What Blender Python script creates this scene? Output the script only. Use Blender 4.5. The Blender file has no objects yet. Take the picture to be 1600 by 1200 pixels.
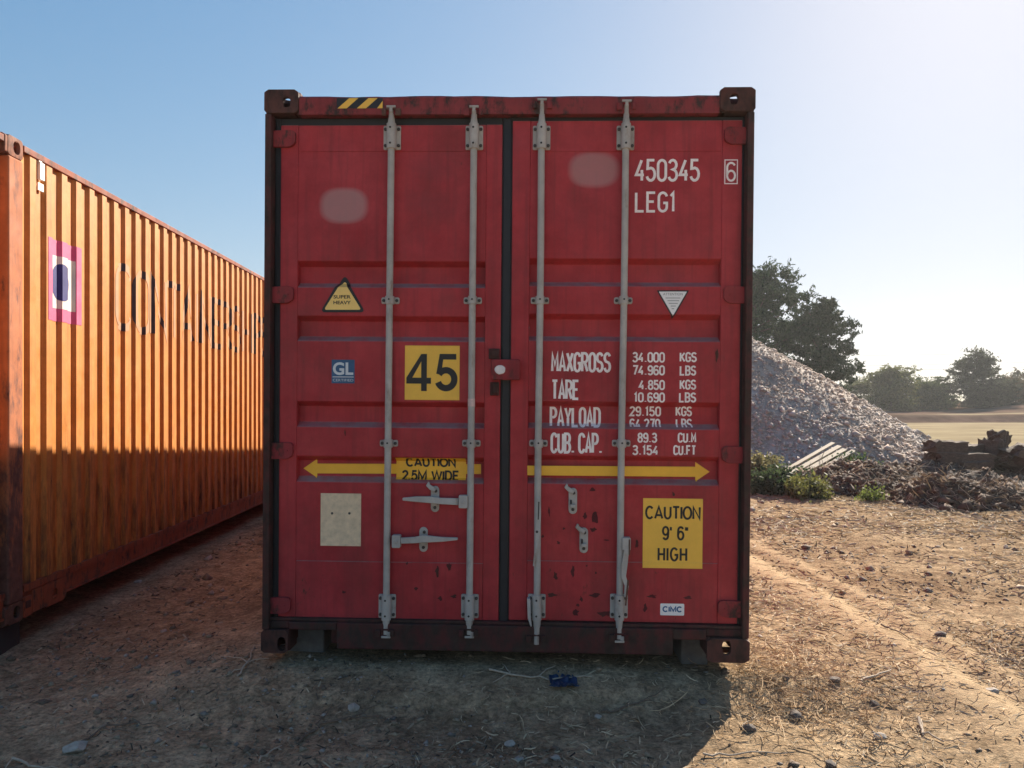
import bpy, bmesh, math, random
import numpy as np
from mathutils import Vector, Matrix, Euler

# ------------------------------------------------------------------ camera, sky, sun, exposure
sc = bpy.context.scene
COL = sc.collection
H = 1.47                                   # camera height
F, CX, CY = 1209.0, 800.0, 626.0           # focal length and horizon in photo pixels (1600x1200)
cam = bpy.data.cameras.new('camera'); camo = bpy.data.objects.new('camera', cam); COL.objects.link(camo)
camo.location = (0, 0, H); camo.rotation_euler = (math.radians(90), 0, 0)
cam.sensor_width = 36; cam.lens = 36 * F / 1600; cam.shift_y = 26 / 1600
cam.clip_start = 0.05; cam.clip_end = 5000
sc.camera = camo
sc.render.resolution_x, sc.render.resolution_y = 1024, 768

SUN = Vector((0.97, 1.49, 1.0)).normalized()
EL = math.asin(SUN.z); AZ = math.atan2(SUN.x, SUN.y)
w = bpy.data.worlds.new('World'); sc.world = w; w.use_nodes = True
nt = w.node_tree
sky = nt.nodes.new('ShaderNodeTexSky'); sky.sky_type = 'NISHITA'; sky.sun_disc = False
sky.sun_elevation = EL; sky.sun_rotation = AZ
sky.air_density = 1.1; sky.dust_density = .5; sky.ozone_density = 3.0; sky.altitude = 50
def vm(op, a, b):                           # sky colour compressed to tame the glow round the sun: c / (1 + c/5), channel by channel
    v = nt.nodes.new('ShaderNodeVectorMath'); v.operation = op
    for k, x in enumerate((a, b)):
        if isinstance(x, tuple): v.inputs[k].default_value = x
        else: nt.links.new(x, v.inputs[k])
    return v.outputs[0]
sk = sky.outputs[0]; sky_comp = vm('DIVIDE', sk, vm('ADD', vm('MULTIPLY', sk, (.2, .2, .188)), (1., 1., 1.)))
hs = nt.nodes.new('ShaderNodeHueSaturation'); hs.inputs['Saturation'].default_value = 1.35; nt.links.new(sky_comp, hs.inputs['Color'])
nt.links.new(hs.outputs[0], nt.nodes['Background'].inputs[0])
nt.nodes['Background'].inputs[1].default_value = 0.115
sl = bpy.data.lights.new('sun', 'SUN'); sl.energy = 5.0; sl.angle = math.radians(0.5); sl.color = (1, .9, .76)
so = bpy.data.objects.new('sun', sl); COL.objects.link(so); so.location = SUN * 60
so.rotation_euler = SUN.to_track_quat('Z', 'Y').to_euler()
sc.view_settings.view_transform = 'Standard'; sc.view_settings.look = 'None'
sc.view_settings.exposure = 1.2; sc.view_settings.gamma = 1

random.seed(4); RNG = np.random.default_rng(7)
PI = math.pi

# ------------------------------------------------------------------ helpers: noise
_perm = np.random.default_rng(1).random((256, 256))
def vnoise(x, y):
    xi = np.floor(x).astype(int); yi = np.floor(y).astype(int); fx = x - xi; fy = y - yi
    fx = fx*fx*(3-2*fx); fy = fy*fy*(3-2*fy)
    a = _perm[xi % 256, yi % 256]; b = _perm[(xi+1) % 256, yi % 256]
    c = _perm[xi % 256, (yi+1) % 256]; d = _perm[(xi+1) % 256, (yi+1) % 256]
    return (a*(1-fx)+b*fx)*(1-fy)+(c*(1-fx)+d*fx)*fy - .5
def fbm(x, y, o=4):
    s = 0; amp = 1
    for i in range(o):
        s = s + amp*vnoise(x*2**i+17.3*i, y*2**i+5.1*i); amp *= .5
    return s

# ------------------------------------------------------------------ helpers: materials
def new_mat(name):
    m = bpy.data.materials.new(name); m.use_nodes = True
    n = m.node_tree.nodes; l = m.node_tree.links
    return m, n, l, n['Principled BSDF']
def ramp(n, l, src, stops):
    r = n.new('ShaderNodeValToRGB'); e = r.color_ramp.elements
    while len(e) < len(stops): e.new(.5)
    for i, (p, c) in enumerate(stops):
        e[i].position = p; e[i].color = (*c, 1) if len(c) == 3 else c
    l.new(src, r.inputs[0]); return r.outputs[0]
def noise(n, l, vec, scale, detail=4, rough=.6, stretch=None):
    if stretch:
        mp = n.new('ShaderNodeMapping'); mp.inputs['Scale'].default_value = stretch; l.new(vec, mp.inputs[0]); vec = mp.outputs[0]
    t = n.new('ShaderNodeTexNoise'); t.inputs['Scale'].default_value = scale; t.inputs['Detail'].default_value = detail
    t.inputs['Roughness'].default_value = rough; l.new(vec, t.inputs['Vector']); return t.outputs[0]
def mixc(n, l, fac, a, b, mode='MIX'):
    m = n.new('ShaderNodeMix'); m.data_type = 'RGBA'; m.blend_type = mode
    for s, v in ((m.inputs[0], fac), (m.inputs[6], a), (m.inputs[7], b)):
        if hasattr(v, 'is_linked'): l.new(v, s)
        elif isinstance(v, (int, float)): s.default_value = v
        else: s.default_value = (*v, 1)
    return m.outputs[2]
def mth(n, l, op, a, b=0, clamp=False):
    m = n.new('ShaderNodeMath'); m.operation = op; m.use_clamp = clamp
    for s, v in ((m.inputs[0], a), (m.inputs[1], b)):
        if hasattr(v, 'is_linked'): l.new(v, s)
        else: s.default_value = v
    return m.outputs[0]
def bump(n, l, bsdf, h, strength=.3, dist=.01):
    b = n.new('ShaderNodeBump'); b.inputs['Strength'].default_value = strength; b.inputs['Distance'].default_value = dist
    l.new(h, b.inputs['Height']); l.new(b.outputs[0], bsdf.inputs['Normal'])
def objco(n): return n.new('ShaderNodeTexCoord').outputs['Object']

def paint(name, c1, c2, rustc=(.045, .02, .014), rust=(.62, .7), low=None, rough=.5, streak=True, dust_skylight=None, rs=(1.4, 1.4, .7), grime=None, patches=()):
    """weathered container paint: large tone drift, rust flecks, vertical streaks, dusty upward faces with skylight painted into their tone"""
    m, n, l, b = new_mat(name); co = objco(n)
    col = ramp(n, l, noise(n, l, co, 1.3, 5), [(.35, c1), (.68, c2)])
    col = mixc(n, l, .35, col, ramp(n, l, noise(n, l, co, 9, 6, .7), [(.35, [v*.75 for v in c1]), (.65, [min(1, v*1.2) for v in c2])]))
    sep = n.new('ShaderNodeSeparateXYZ'); l.new(co, sep.inputs[0])
    if grime: col = mixc(n, l, ramp(n, l, noise(n, l, co, 2.6, 7, .7, (1.3, 1.3, .7)), [(.5, (0, 0, 0)), (.72, (.55,)*3)]), col, grime)
    if streak:
        s = noise(n, l, co, 5, 4, .6, (7, 7, .35))
        col = mixc(n, l, ramp(n, l, s, [(.5, (0, 0, 0)), (.75, (.55, .55, .55))]), col, [v*.5+.012 for v in c1])
    for (px, pz, rx, rz, pc) in patches:
        dx = mth(n, l, 'POWER', mth(n, l, 'ABSOLUTE', mth(n, l, 'DIVIDE', mth(n, l, 'SUBTRACT', sep.outputs[0], px), rx)), 2.6)
        dz = mth(n, l, 'POWER', mth(n, l, 'ABSOLUTE', mth(n, l, 'DIVIDE', mth(n, l, 'SUBTRACT', sep.outputs[2], pz), rz)), 2.6)
        d = mth(n, l, 'ADD', dx, dz)
        col = mixc(n, l, ramp(n, l, d, [(.45, (.62,)*3), (1.05, (0, 0, 0))]), col, pc)
    r = noise(n, l, co, 11, 7, .72, rs)
    if low:
        lo = n.new('ShaderNodeMapRange'); l.new(sep.outputs[2], lo.inputs[0])
        lo.inputs[1].default_value = low[0]; lo.inputs[2].default_value = low[1]; lo.inputs[3].default_value = low[2]; lo.inputs[4].default_value = 0
        r = mth(n, l, 'ADD', r, lo.outputs[0])
    rm = ramp(n, l, r, [(rust[0], (0, 0, 0)), (rust[1], (1, 1, 1))])
    rc = ramp(n, l, noise(n, l, co, 23, 4), [(.3, rustc), (.7, [min(1, v*2.0) for v in rustc])])
    col = mixc(n, l, rm, col, rc)
    if dust_skylight:
        g = n.new('ShaderNodeNewGeometry'); sp = n.new('ShaderNodeSeparateXYZ'); l.new(g.outputs['Normal'], sp.inputs[0])
        f = mth(n, l, 'MULTIPLY', ramp(n, l, sp.outputs[2], [(.15, (0, 0, 0)), (.5, (.8, .8, .8))]), ramp(n, l, noise(n, l, co, 14, 5), [(.3, (.3,)*3), (.6, (1, 1, 1))]))
        col = mixc(n, l, f, col, dust_skylight)  # dusty grey that also carries painted sky brightness on the lips
    l.new(col, b.inputs['Base Color']); b.inputs['Specular IOR Level'].default_value = .3
    rr = ramp(n, l, noise(n, l, co, 6, 5), [(.3, (rough-.08,)*3), (.7, (rough+.18,)*3)])
    l.new(rr, b.inputs['Roughness'])
    h = mth(n, l, 'ADD', mth(n, l, 'MULTIPLY', noise(n, l, co, 3.2, 2), 3.0), mth(n, l, 'MULTIPLY', noise(n, l, co, 60, 4), .12))
    bump(n, l, b, h, .25, .006)
    return m

def simple(name, c, rough=.6, var=.25, scale=25, metal=0, stretch=None, bumpd=.002, bumps=.4):
    m, n, l, b = new_mat(name); co = objco(n)
    t = noise(n, l, co, scale, 5, .65, stretch)
    col = ramp(n, l, t, [(.3, [v*(1-var) for v in c]), (.7, [min(1, v*(1+var)) for v in c])])
    l.new(col, b.inputs['Base Color']); b.inputs['Roughness'].default_value = rough; b.inputs['Metallic'].default_value = metal
    bump(n, l, b, t, bumps, bumpd); return m

def vcol(name, rough=.8, trans=0, scale=40):
    m, n, l, b = new_mat(name); a = n.new('ShaderNodeAttribute'); a.attribute_name = 'col'
    co = objco(n)
    col = mixc(n, l, .5, a.outputs[0], ramp(n, l, noise(n, l, co, scale, 3), [(.3, (.55,)*3), (.7, (1.35,)*3)]), 'MULTIPLY')
    l.new(col, b.inputs['Base Color']); b.inputs['Roughness'].default_value = rough
    if trans:
        tr = n.new('ShaderNodeBsdfTranslucent'); l.new(col, tr.inputs[0])
        mx = n.new('ShaderNodeMixShader'); mx.inputs[0].default_value = trans
        l.new(b.outputs[0], mx.inputs[1]); l.new(tr.outputs[0], mx.inputs[2])
        l.new(mx.outputs[0], n['Material Output'].inputs[0])
    return m

# ------------------------------------------------------------------ helpers: meshes
class MB:
    def __init__(s): s.v = []; s.f = []; s.m = []
    def add(s, vs, fs, mi=0):
        o = len(s.v); s.v += [tuple(v) for v in vs]; s.f += [tuple(i+o for i in f) for f in fs]; s.m += [mi]*len(fs); return s
    def box(s, x0, x1, y0, y1, z0, z1, mi=0):
        if x0 > x1: x0, x1 = x1, x0
        return s.add([(x0,y0,z0),(x1,y0,z0),(x1,y1,z0),(x0,y1,z0),(x0,y0,z1),(x1,y0,z1),(x1,y1,z1),(x0,y1,z1)],
                     [(0,3,2,1),(4,5,6,7),(0,1,5,4),(1,2,6,5),(2,3,7,6),(3,0,4,7)], mi)
    def prism(s, poly, y0, y1, mi=0):
        """poly in (x,z), counter-clockwise seen from the front (-y)"""
        n = len(poly); vs = [(p[0], y0, p[1]) for p in poly]+[(p[0], y1, p[1]) for p in poly]
        fs = [tuple(range(n)), tuple(range(2*n-1, n-1, -1))]+[(i, i+n, (i+1) % n+n, (i+1) % n) for i in range(n)]
        return s.add(vs, fs, mi)
    def tube(s, pts, rad, n=10, mi=0, cap=True):
        pts = [Vector(p) for p in pts]; o = len(s.v); rings = []
        if not isinstance(rad, (list, tuple)): rad = [rad]*len(pts)
        for i, p in enumerate(pts):
            d = (pts[min(i+1, len(pts)-1)]-pts[max(i-1, 0)]).normalized()
            u = d.cross(Vector((0, 0, 1)) if abs(d.z) < .9 else Vector((0, 1, 0))).normalized(); q = d.cross(u)
            for k in range(n):
                a = 2*PI*k/n; s.v.append(tuple(p+(u*math.cos(a)+q*math.sin(a))*rad[i]))
        for i in range(len(pts)-1):
            for k in range(n):
                a = o+i*n+k; b = o+i*n+(k+1) % n
                s.f.append((a, b, b+n, a+n)); s.m.append(mi)
        if cap:
            s.f.append(tuple(o+k for k in range(n))[::-1]); s.m.append(mi)
            s.f.append(tuple(o+(len(pts)-1)*n+k for k in range(n))); s.m.append(mi)
        return s
    def cyl(s, c, axis, r, h, n=14, mi=0):
        a = Vector(axis).normalized(); c = Vector(c); return s.tube([c-a*h/2, c+a*h/2], r, n, mi)
    def build(s, name, mats, parent=None, bev=0, smooth=False, seg=2, recalc=True):
        me = bpy.data.meshes.new(name); me.from_pydata(s.v, [], s.f)
        for m in (mats if isinstance(mats, (list, tuple)) else [mats]): me.materials.append(m)
        for p, mi in zip(me.polygons, s.m): p.material_index = mi
        if recalc:
            bm = bmesh.new(); bm.from_mesh(me); bmesh.ops.recalc_face_normals(bm, faces=bm.faces); bm.to_mesh(me); bm.free()
        o = bpy.data.objects.new(name, me); COL.objects.link(o)
        if parent: o.parent = parent
        if smooth:
            me.polygons.foreach_set('use_smooth', [True]*len(me.polygons))
            me.set_sharp_from_angle(angle=math.radians(40))
        if bev:
            b = o.modifiers.new('bevel', 'BEVEL'); b.width = bev; b.segments = seg; b.limit_method = 'ANGLE'; b.angle_limit = math.radians(35)
            b.harden_normals = False
        return o

def np_mesh(name, V, Q, mat, cols=None, parent=None, smooth=False):
    """V (n,3), Q (m,k) index arrays with constant k"""
    me = bpy.data.meshes.new(name); k = Q.shape[1]
    me.vertices.add(len(V)); me.vertices.foreach_set('co', V.astype(np.float32).ravel())
    me.loops.add(Q.size); me.loops.foreach_set('vertex_index', Q.astype(np.int32).ravel())
    me.polygons.add(len(Q)); me.polygons.foreach_set('loop_start', np.arange(0, Q.size, k, dtype=np.int32))
    me.polygons.foreach_set('loop_total', np.full(len(Q), k, np.int32))
    if smooth: me.polygons.foreach_set('use_smooth', np.ones(len(Q), bool))
    me.update(calc_edges=True)
    if cols is not None:
        a = me.attributes.new('col', 'FLOAT_COLOR', 'POINT')
        a.data.foreach_set('color', np.c_[cols, np.ones(len(cols))].astype(np.float32).ravel())
    me.materials.append(mat); me.validate()
    o = bpy.data.objects.new(name, me); COL.objects.link(o)
    if parent: o.parent = parent
    return o

def empty(name, loc=(0, 0, 0), rot=(0, 0, 0)):
    o = bpy.data.objects.new(name, None); COL.objects.link(o); o.location = loc; o.rotation_euler = rot; o.empty_display_size = .2; return o
def tag(o, label=None, cat=None, group=None, kind=None):
    if label: o['label'] = label
    if cat: o['category'] = cat
    if group: o['group'] = group
    if kind: o['kind'] = kind
    return o

# ------------------------------------------------------------------ materials
M = {}
RED1, RED2 = (.345, .022, .028), (.46, .044, .051)
# ---- the two containers' frames: pose of the red one solved from its four front corners
RED_ROT = tuple(math.radians(a) for a in (.4402, .5034, -1.9839)); RED_LOC = Vector((-.04808, 3.95489, H-1.31257))
RED_M = Matrix.Translation(RED_LOC) @ Euler(RED_ROT, 'XYZ').to_matrix().to_4x4()
RED_MI = RED_M.inverted()
def P(px, py, d=.05):
    """photo pixel -> (u, v) on the red container's plane at depth d behind its front"""
    o = RED_MI @ Vector((0, 0, H)); q = RED_MI @ Vector(((px-CX)/F, 1, H-(py-CY)/F)); k = (d-o.y)/(q.y-o.y)
    r = o+(q-o)*k; return r.x, r.z
def G(px, py, z=0.):
    t = (H-z)*F/(py-CY); return (px-CX)/F*t, t

pA = P(537, 321); pB = P(928, 265)
M['red'] = paint('red_paint', RED1, RED2, grime=(.15, .032, .030), low=(0., 1.3, .095), rust=(.685, .775), dust_skylight=(.27, .21, .205),
                 patches=((pA[0], pA[1], .135, .10, (.43, .27, .26)), (pB[0], pB[1], .14, .098, (.43, .24, .23))))
M['red_side'] = paint('red_side_paint', RED1, RED2, low=(0., .6, .08), rust=(.66, .74))
M['frame'] = paint('rusty_red_frame', (.065, .024, .02), (.11, .028, .026), rustc=(.03, .017, .013), rust=(.42, .56), rough=.7)
M['header'] = paint('header_paint', (.21, .028, .03), (.29, .042, .045), rustc=(.03, .017, .013), rust=(.50, .62), rough=.65)
M['sill'] = paint('sill_paint', (.055, .022, .018), (.12, .026, .024), rustc=(.028, .017, .013), rust=(.42, .58), rough=.75)
M['casting'] = paint('corner_casting_rust', (.07, .03, .023), (.11, .042, .033), rustc=(.03, .016, .012), rust=(.45, .6), rough=.8, streak=False)
M['rubber'] = simple('black_rubber', (.010, .011, .014), .6, .3, 14)
M['zinc'] = paint('galvanised_steel', (.36, .335, .305), (.50, .47, .425), rustc=(.16, .11, .08), rust=(.54, .76), rough=.5, rs=(1.6, 1.6, .5), streak=False)
M['bolt'] = simple('dark_bolt', (.06, .055, .05), .6, .4, 60, .3)
M['rustbit'] = simple('rusty_steel', (.12, .055, .035), .8, .4, 50)
M['yellow'] = simple('yellow_sticker', (.92, .53, .065), .55, .07, 8, bumpd=.0005)
M['paleyellow'] = simple('faded_yellow_sticker', (.92, .62, .18), .55, .08, 8, bumpd=.0005)
M['arrow'] = simple('yellow_tape', (.93, .50, .035), .5, .08, 8, bumpd=.0005)
M['black'] = simple('black_print', (.012, .011, .012), .55, .2, 20, bumpd=.0005)
M['white'] = simple('white_lettering', (.93, .82, .78), .6, .12, 30, bumpd=.0005)
M['whitestk'] = simple('white_sticker', (.86, .85, .83), .5, .05, 10, bumpd=.0005)
M['grey'] = simple('grey_print', (.33, .33, .33), .6, .1, 30, bumpd=.0005)
M['blue'] = simple('blue_sticker', (.022, .09, .20), .5, .12, 12, bumpd=.0005)
M['bluetext'] = simple('blue_print', (.03, .12, .27), .5, .12, 12, bumpd=.0005)
M['bluewhite'] = simple('pale_print', (.62, .66, .68), .5, .06, 20, bumpd=.0005)
M['beige'] = simple('bare_aluminium_plate', (.72, .55, .36), .6, .16, 35, .0)
M['tape'] = simple('pinkish_tape', (.62, .46, .42), .6, .2, 40)
M['sealant'] = simple('white_sealant', (.72, .66, .64), .7, .1, 40)
M['concrete'] = simple('grey_concrete', (.12, .115, .11), .9, .3, 18, bumpd=.004)
M['floor'] = simple('dark_underfloor', (.03, .022, .02), .9, .3, 10)

# ------------------------------------------------------------------ red container
red = empty('shipping_container', RED_LOC, RED_ROT)
tag(red, 'tall dark red shipping container seen from its closed double doors, galvanised lock rods', 'shipping container')
W2, HT, LEN = 1.25, 2.896, 13.7
DF = .05          # door frame front plane
SK = .053         # door skin plane
E_ = .043         # bead depth

def holed_plate(mb, o, ex, ey, w, h, t, hc, hr, n=24, mi=0):
    """rectangular plate (origin o, sides ex*w, ey*h, thickness t along ex x ey) with an elliptical hole"""
    o = Vector(o); ex = Vector(ex); ey = Vector(ey); ez = ex.cross(ey)
    base = len(mb.v); outer = []; inner = []
    for k in range(n):
        a = 2*PI*(k+.5)/n; c, s = math.cos(a), math.sin(a)
        q = max(abs(c)/1, abs(s)/1); rx, ry = c/q, s/q
        outer.append((w/2+rx*w/2, h/2+ry*h/2)); e = 2.4
        se = (abs(c)**e+abs(s)**e)**(-1/e)
        inner.append((hc[0]+c*se*hr[0], hc[1]+s*se*hr[1]))
    corner = {}
    for lay in (0, -t):
        for (a, b) in outer: mb.v.append(tuple(o+ex*a+ey*b+ez*lay))
        for (a, b) in inner: mb.v.append(tuple(o+ex*a+ey*b+ez*lay))
    for k in range(n):
        j = (k+1) % n; b = base
        for f in ((b+k, b+j, b+n+j, b+n+k), (b+2*n+k, b+3*n+k, b+3*n+j, b+2*n+j),
                  (b+n+k, b+n+j, b+3*n+j, b+3*n+k), (b+k, b+2*n+k, b+2*n+j, b+j)):
            mb.f.append(f); mb.m.append(mi)

def casting(x_out, y_front, z0, z1, sx, sy, top, mat, parent, wx=.178, wy=.178, front_hole=None, side_hole=None):
    """hollow corner casting: sx/sy = direction from the outer corner into the container"""
    mb = MB(); t = .026; hh = z1-z0
    x1 = x_out+sx*wx; y1 = y_front+sy*wy; xa, xb = min(x_out, x1), max(x_out, x1); ya, yb = min(y_front, y1), max(y_front, y1)
    fh = front_hole or ((wx/2, hh/2), (.022, .032)); sh = side_hole or ((wy/2, hh/2), (.032, .038))
    # end face (normal -sy*y)
    if sy > 0: holed_plate(mb, (xa, ya, z0), (1, 0, 0), (0, 0, 1), wx, hh, t, fh[0], fh[1])
    else: holed_plate(mb, (xb, yb, z0), (-1, 0, 0), (0, 0, 1), wx, hh, t, fh[0], fh[1])
    # side face
    if sx > 0: holed_plate(mb, (xa, yb-.0005, z0+.0005), (0, -1, 0), (0, 0, 1), wy-t-.001, hh-.001, t, sh[0], sh[1])
    else: holed_plate(mb, (xb, ya+t+.0005, z0+.0005), (0, 1, 0), (0, 0, 1), wy-t-.001, hh-.001, t, sh[0], sh[1])
    # top or bottom face
    if top: holed_plate(mb, (xa+.027, ya+.027, z1-.001), (1, 0, 0), (0, 1, 0), wx-.029, wy-.029, t, (wx/2-.01, wy/2-.01), (.045, .045))
    else: holed_plate(mb, (xa+.027, yb-.002, z0+.001), (1, 0, 0), (0, -1, 0), wx-.029, wy-.029, t, (wx/2-.01, wy/2-.01), (.032, .05))
    # plain inner faces
    xi = x1; mb.box(xi-sx*.02, xi-sx*.001, ya+.027, yb-.001, z0+.001, z1-.028) if top else mb.box(xi-sx*.02, xi-sx*.001, ya+.027, yb-.001, z0+.028, z1-.001)
    if top: mb.box(xa+.027, xb-.027, ya+.027, yb-.002, z0+.001, z0+.024)
    else: mb.box(xa+.027, xb-.027, ya+.027, yb-.002, z1-.024, z1-.001)
    return mb.build('corner_casting', mat, parent, bev=.004)

# front castings (outlines measured from the photo)
TLh = P(448, 160, 0); TRh = P(1147, 155, 0); BLh = P(440, 1006, 0); BRh = P(1135, 1012, 0)
zt0 = HT-.118
casting(-W2, -.004, zt0, HT+.004, 1, 1, True, M['casting'], red, .178, .178, ((TLh[0]+W2, TLh[1]-zt0), (.020, .026)))
casting(W2, -.004, zt0, HT+.004, -1, 1, True, M['casting'], red, .178, .178, ((TRh[0]-W2+.178, TRh[1]-zt0), (.021, .026)))
casting(-W2, -.004, 0, .118, 1, 1, False, M['casting'], red, .14, .178, ((BLh[0]+W2, BLh[1]), (.022, .036)))
casting(W2, -.004, -.004, .118, -1, 1, False, M['casting'], red, .215, .178, ((BRh[0]-W2+.215, BRh[1]+.004), (.022, .036)))
for sx in (1, -1):
    casting(-sx*W2, LEN, zt0, HT+.004, sx, -1, True, M['casting'], red)
    casting(-sx*W2, LEN, 0, .118, sx, -1, False, M['casting'], red)
    # front and rear posts
    pb = MB(); a = -sx*(W2-.004)
    pb.box(a, a+sx*.034, .0, .14, .119, zt0-.001); pb.box(a+sx*.0345, a+sx*.10, .085, .139, .119, zt0-.001)
    pb.build('corner_post', M['frame'], red, bev=.004)
    MB().box(a, a+sx*.12, LEN-.16, LEN-.004, .119, zt0-.001).build('corner_post', M['frame'], red, bev=.004)
    # side walls: corrugated
    prof = []; y = .20; x0 = -sx*(W2-.012)
    while y < LEN-.25:
        for dy, e in ((0, 0), (.072, 0), (.14, .036), (.21, .036)): prof.append((x0+sx*e, y+dy))
        y += .278
    prof = [(x0, .1405)]+prof+[(x0, LEN-.1605)]
    sp = MB(); n = len(prof)
    sp.add([(p[0], p[1], .162) for p in prof]+[(p[0], p[1], HT-.08) for p in prof], [(i, i+1, i+1+n, i+n) for i in range(n-1)])
    o = sp.build('side_panel', M['red_side'], red); s_ = o.modifiers.new('thick', 'SOLIDIFY'); s_.thickness = .003
    MB().box(x0-sx*.006, x0+sx*.06, .1785, LEN-.179, HT-.079, HT-.012).build('top_side_rail', M['frame'], red, bev=.003)
    MB().box(x0-sx*.006, x0+sx*.05, .1785, LEN-.179, .02, .160).build('bottom_side_rail', M['frame'], red, bev=.003)
# roof (corrugated across), rear wall, floor
rp = MB(); prof = []; y = .22
while y < LEN-.35:
    for dy, e in ((0, 0), (.09, 0), (.105, .02), (.195, .02)): prof.append((y+dy, HT-.012-e))
    y += .209
prof = [(.181, HT-.012)]+prof+[(LEN-.181, HT-.012)]; n = len(prof)
rp.add([(-W2+.08, p[0], p[1]) for p in prof]+[(W2-.08, p[0], p[1]) for p in prof], [(i, i+1, i+1+n, i+n) for i in range(n-1)])
rp.build('roof_panel', M['red_side'], red)
MB().box(-W2+.13, W2-.13, LEN-.12, LEN-.06, .12, HT-.06).build('end_panel', M['red_side'], red)
fl = MB().box(-W2+.075, W2-.075, .15, LEN-.2, .115, .15)
y = .5
while y < LEN-.4: fl.box(-W2+.075, W2-.075, y, y+.045, .03, .114); y += .3
fl.build('floor', M['floor'], red)

# header rail and its worn top edge
uH0 = -W2+.1785; uH1 = W2-.1785
def strip_top(n, z, amp, seed):
    r = np.random.default_rng(seed); xs = np.linspace(uH0, uH1, n); zz = z+amp*fbm(xs*5+seed, xs*0+3.3, 4); return xs, zz
xs, zz = strip_top(60, HT-.028, .010, 5)
hb = P(800, 177, 0)[1]
poly = [(uH0, hb), (uH1, hb)]+[(x, z) for x, z in zip(xs[::-1], zz[::-1])]
hdr = MB()
# header as a strip of quads so the dented edge stays clean
nn = len(xs); vs = [(x, .008, hb) for x in xs]+[(x, .008, z-.012) for x, z in zip(xs, zz)]+[(x, .022, z) for x, z in zip(xs, zz)]+[(x, .16, z) for x, z in zip(xs, zz)]+[(x, .16, hb) for x in xs]
fs = []
for i in range(nn-1):
    for r0, r1 in ((0, 1), (1, 2), (2, 3), (3, 4), (4, 0)): fs.append((r0*nn+i, r0*nn+i+1, r1*nn+i+1, r1*nn+i))
fs += [tuple(k*nn for k in range(5)), tuple(k*nn+nn-1 for k in range(4, -1, -1))]
hdr.add(vs, fs); header = hdr.build('header_rail', M['header'], red)
# behind header: rubber line top
g1 = MB(); gt = hb-.0005; gtop = P(800, 190, DF)[1]
# sill with end recesses
st = P(800, 979, 0)[1]; sb = P(800, 1020, 0)[1]
sx0 = P(525, 1005, 0)[0]; sx1 = P(1052, 1012, 0)[0]
sl_ = MB().box(sx0, sx1, .006, .15, sb, st).box(-W2+.1405, sx0-.0005, .012, .15, st-.042, st-.001).box(sx1+.0005, W2-.2155, .012, .15, st-.055, st-.001)
sl_.box(sx0-.0425, sx0-.0005, .06, .15, sb+.01, st-.0425)
sl_.box(-W2+.036, -W2+.1395, .025, .14, .1195, st-.001).box(W2-.2145, W2-.036, .025, .14, .1195, st-.001)
sill = sl_.build('door_sill', M['sill'], red, bev=.006)
MB().box(-W2+.0345, W2-.0345, -.002+.03, .14, st+.0005, st+.016).build('sill_ledge', M['frame'], red, bev=.003)

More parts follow.
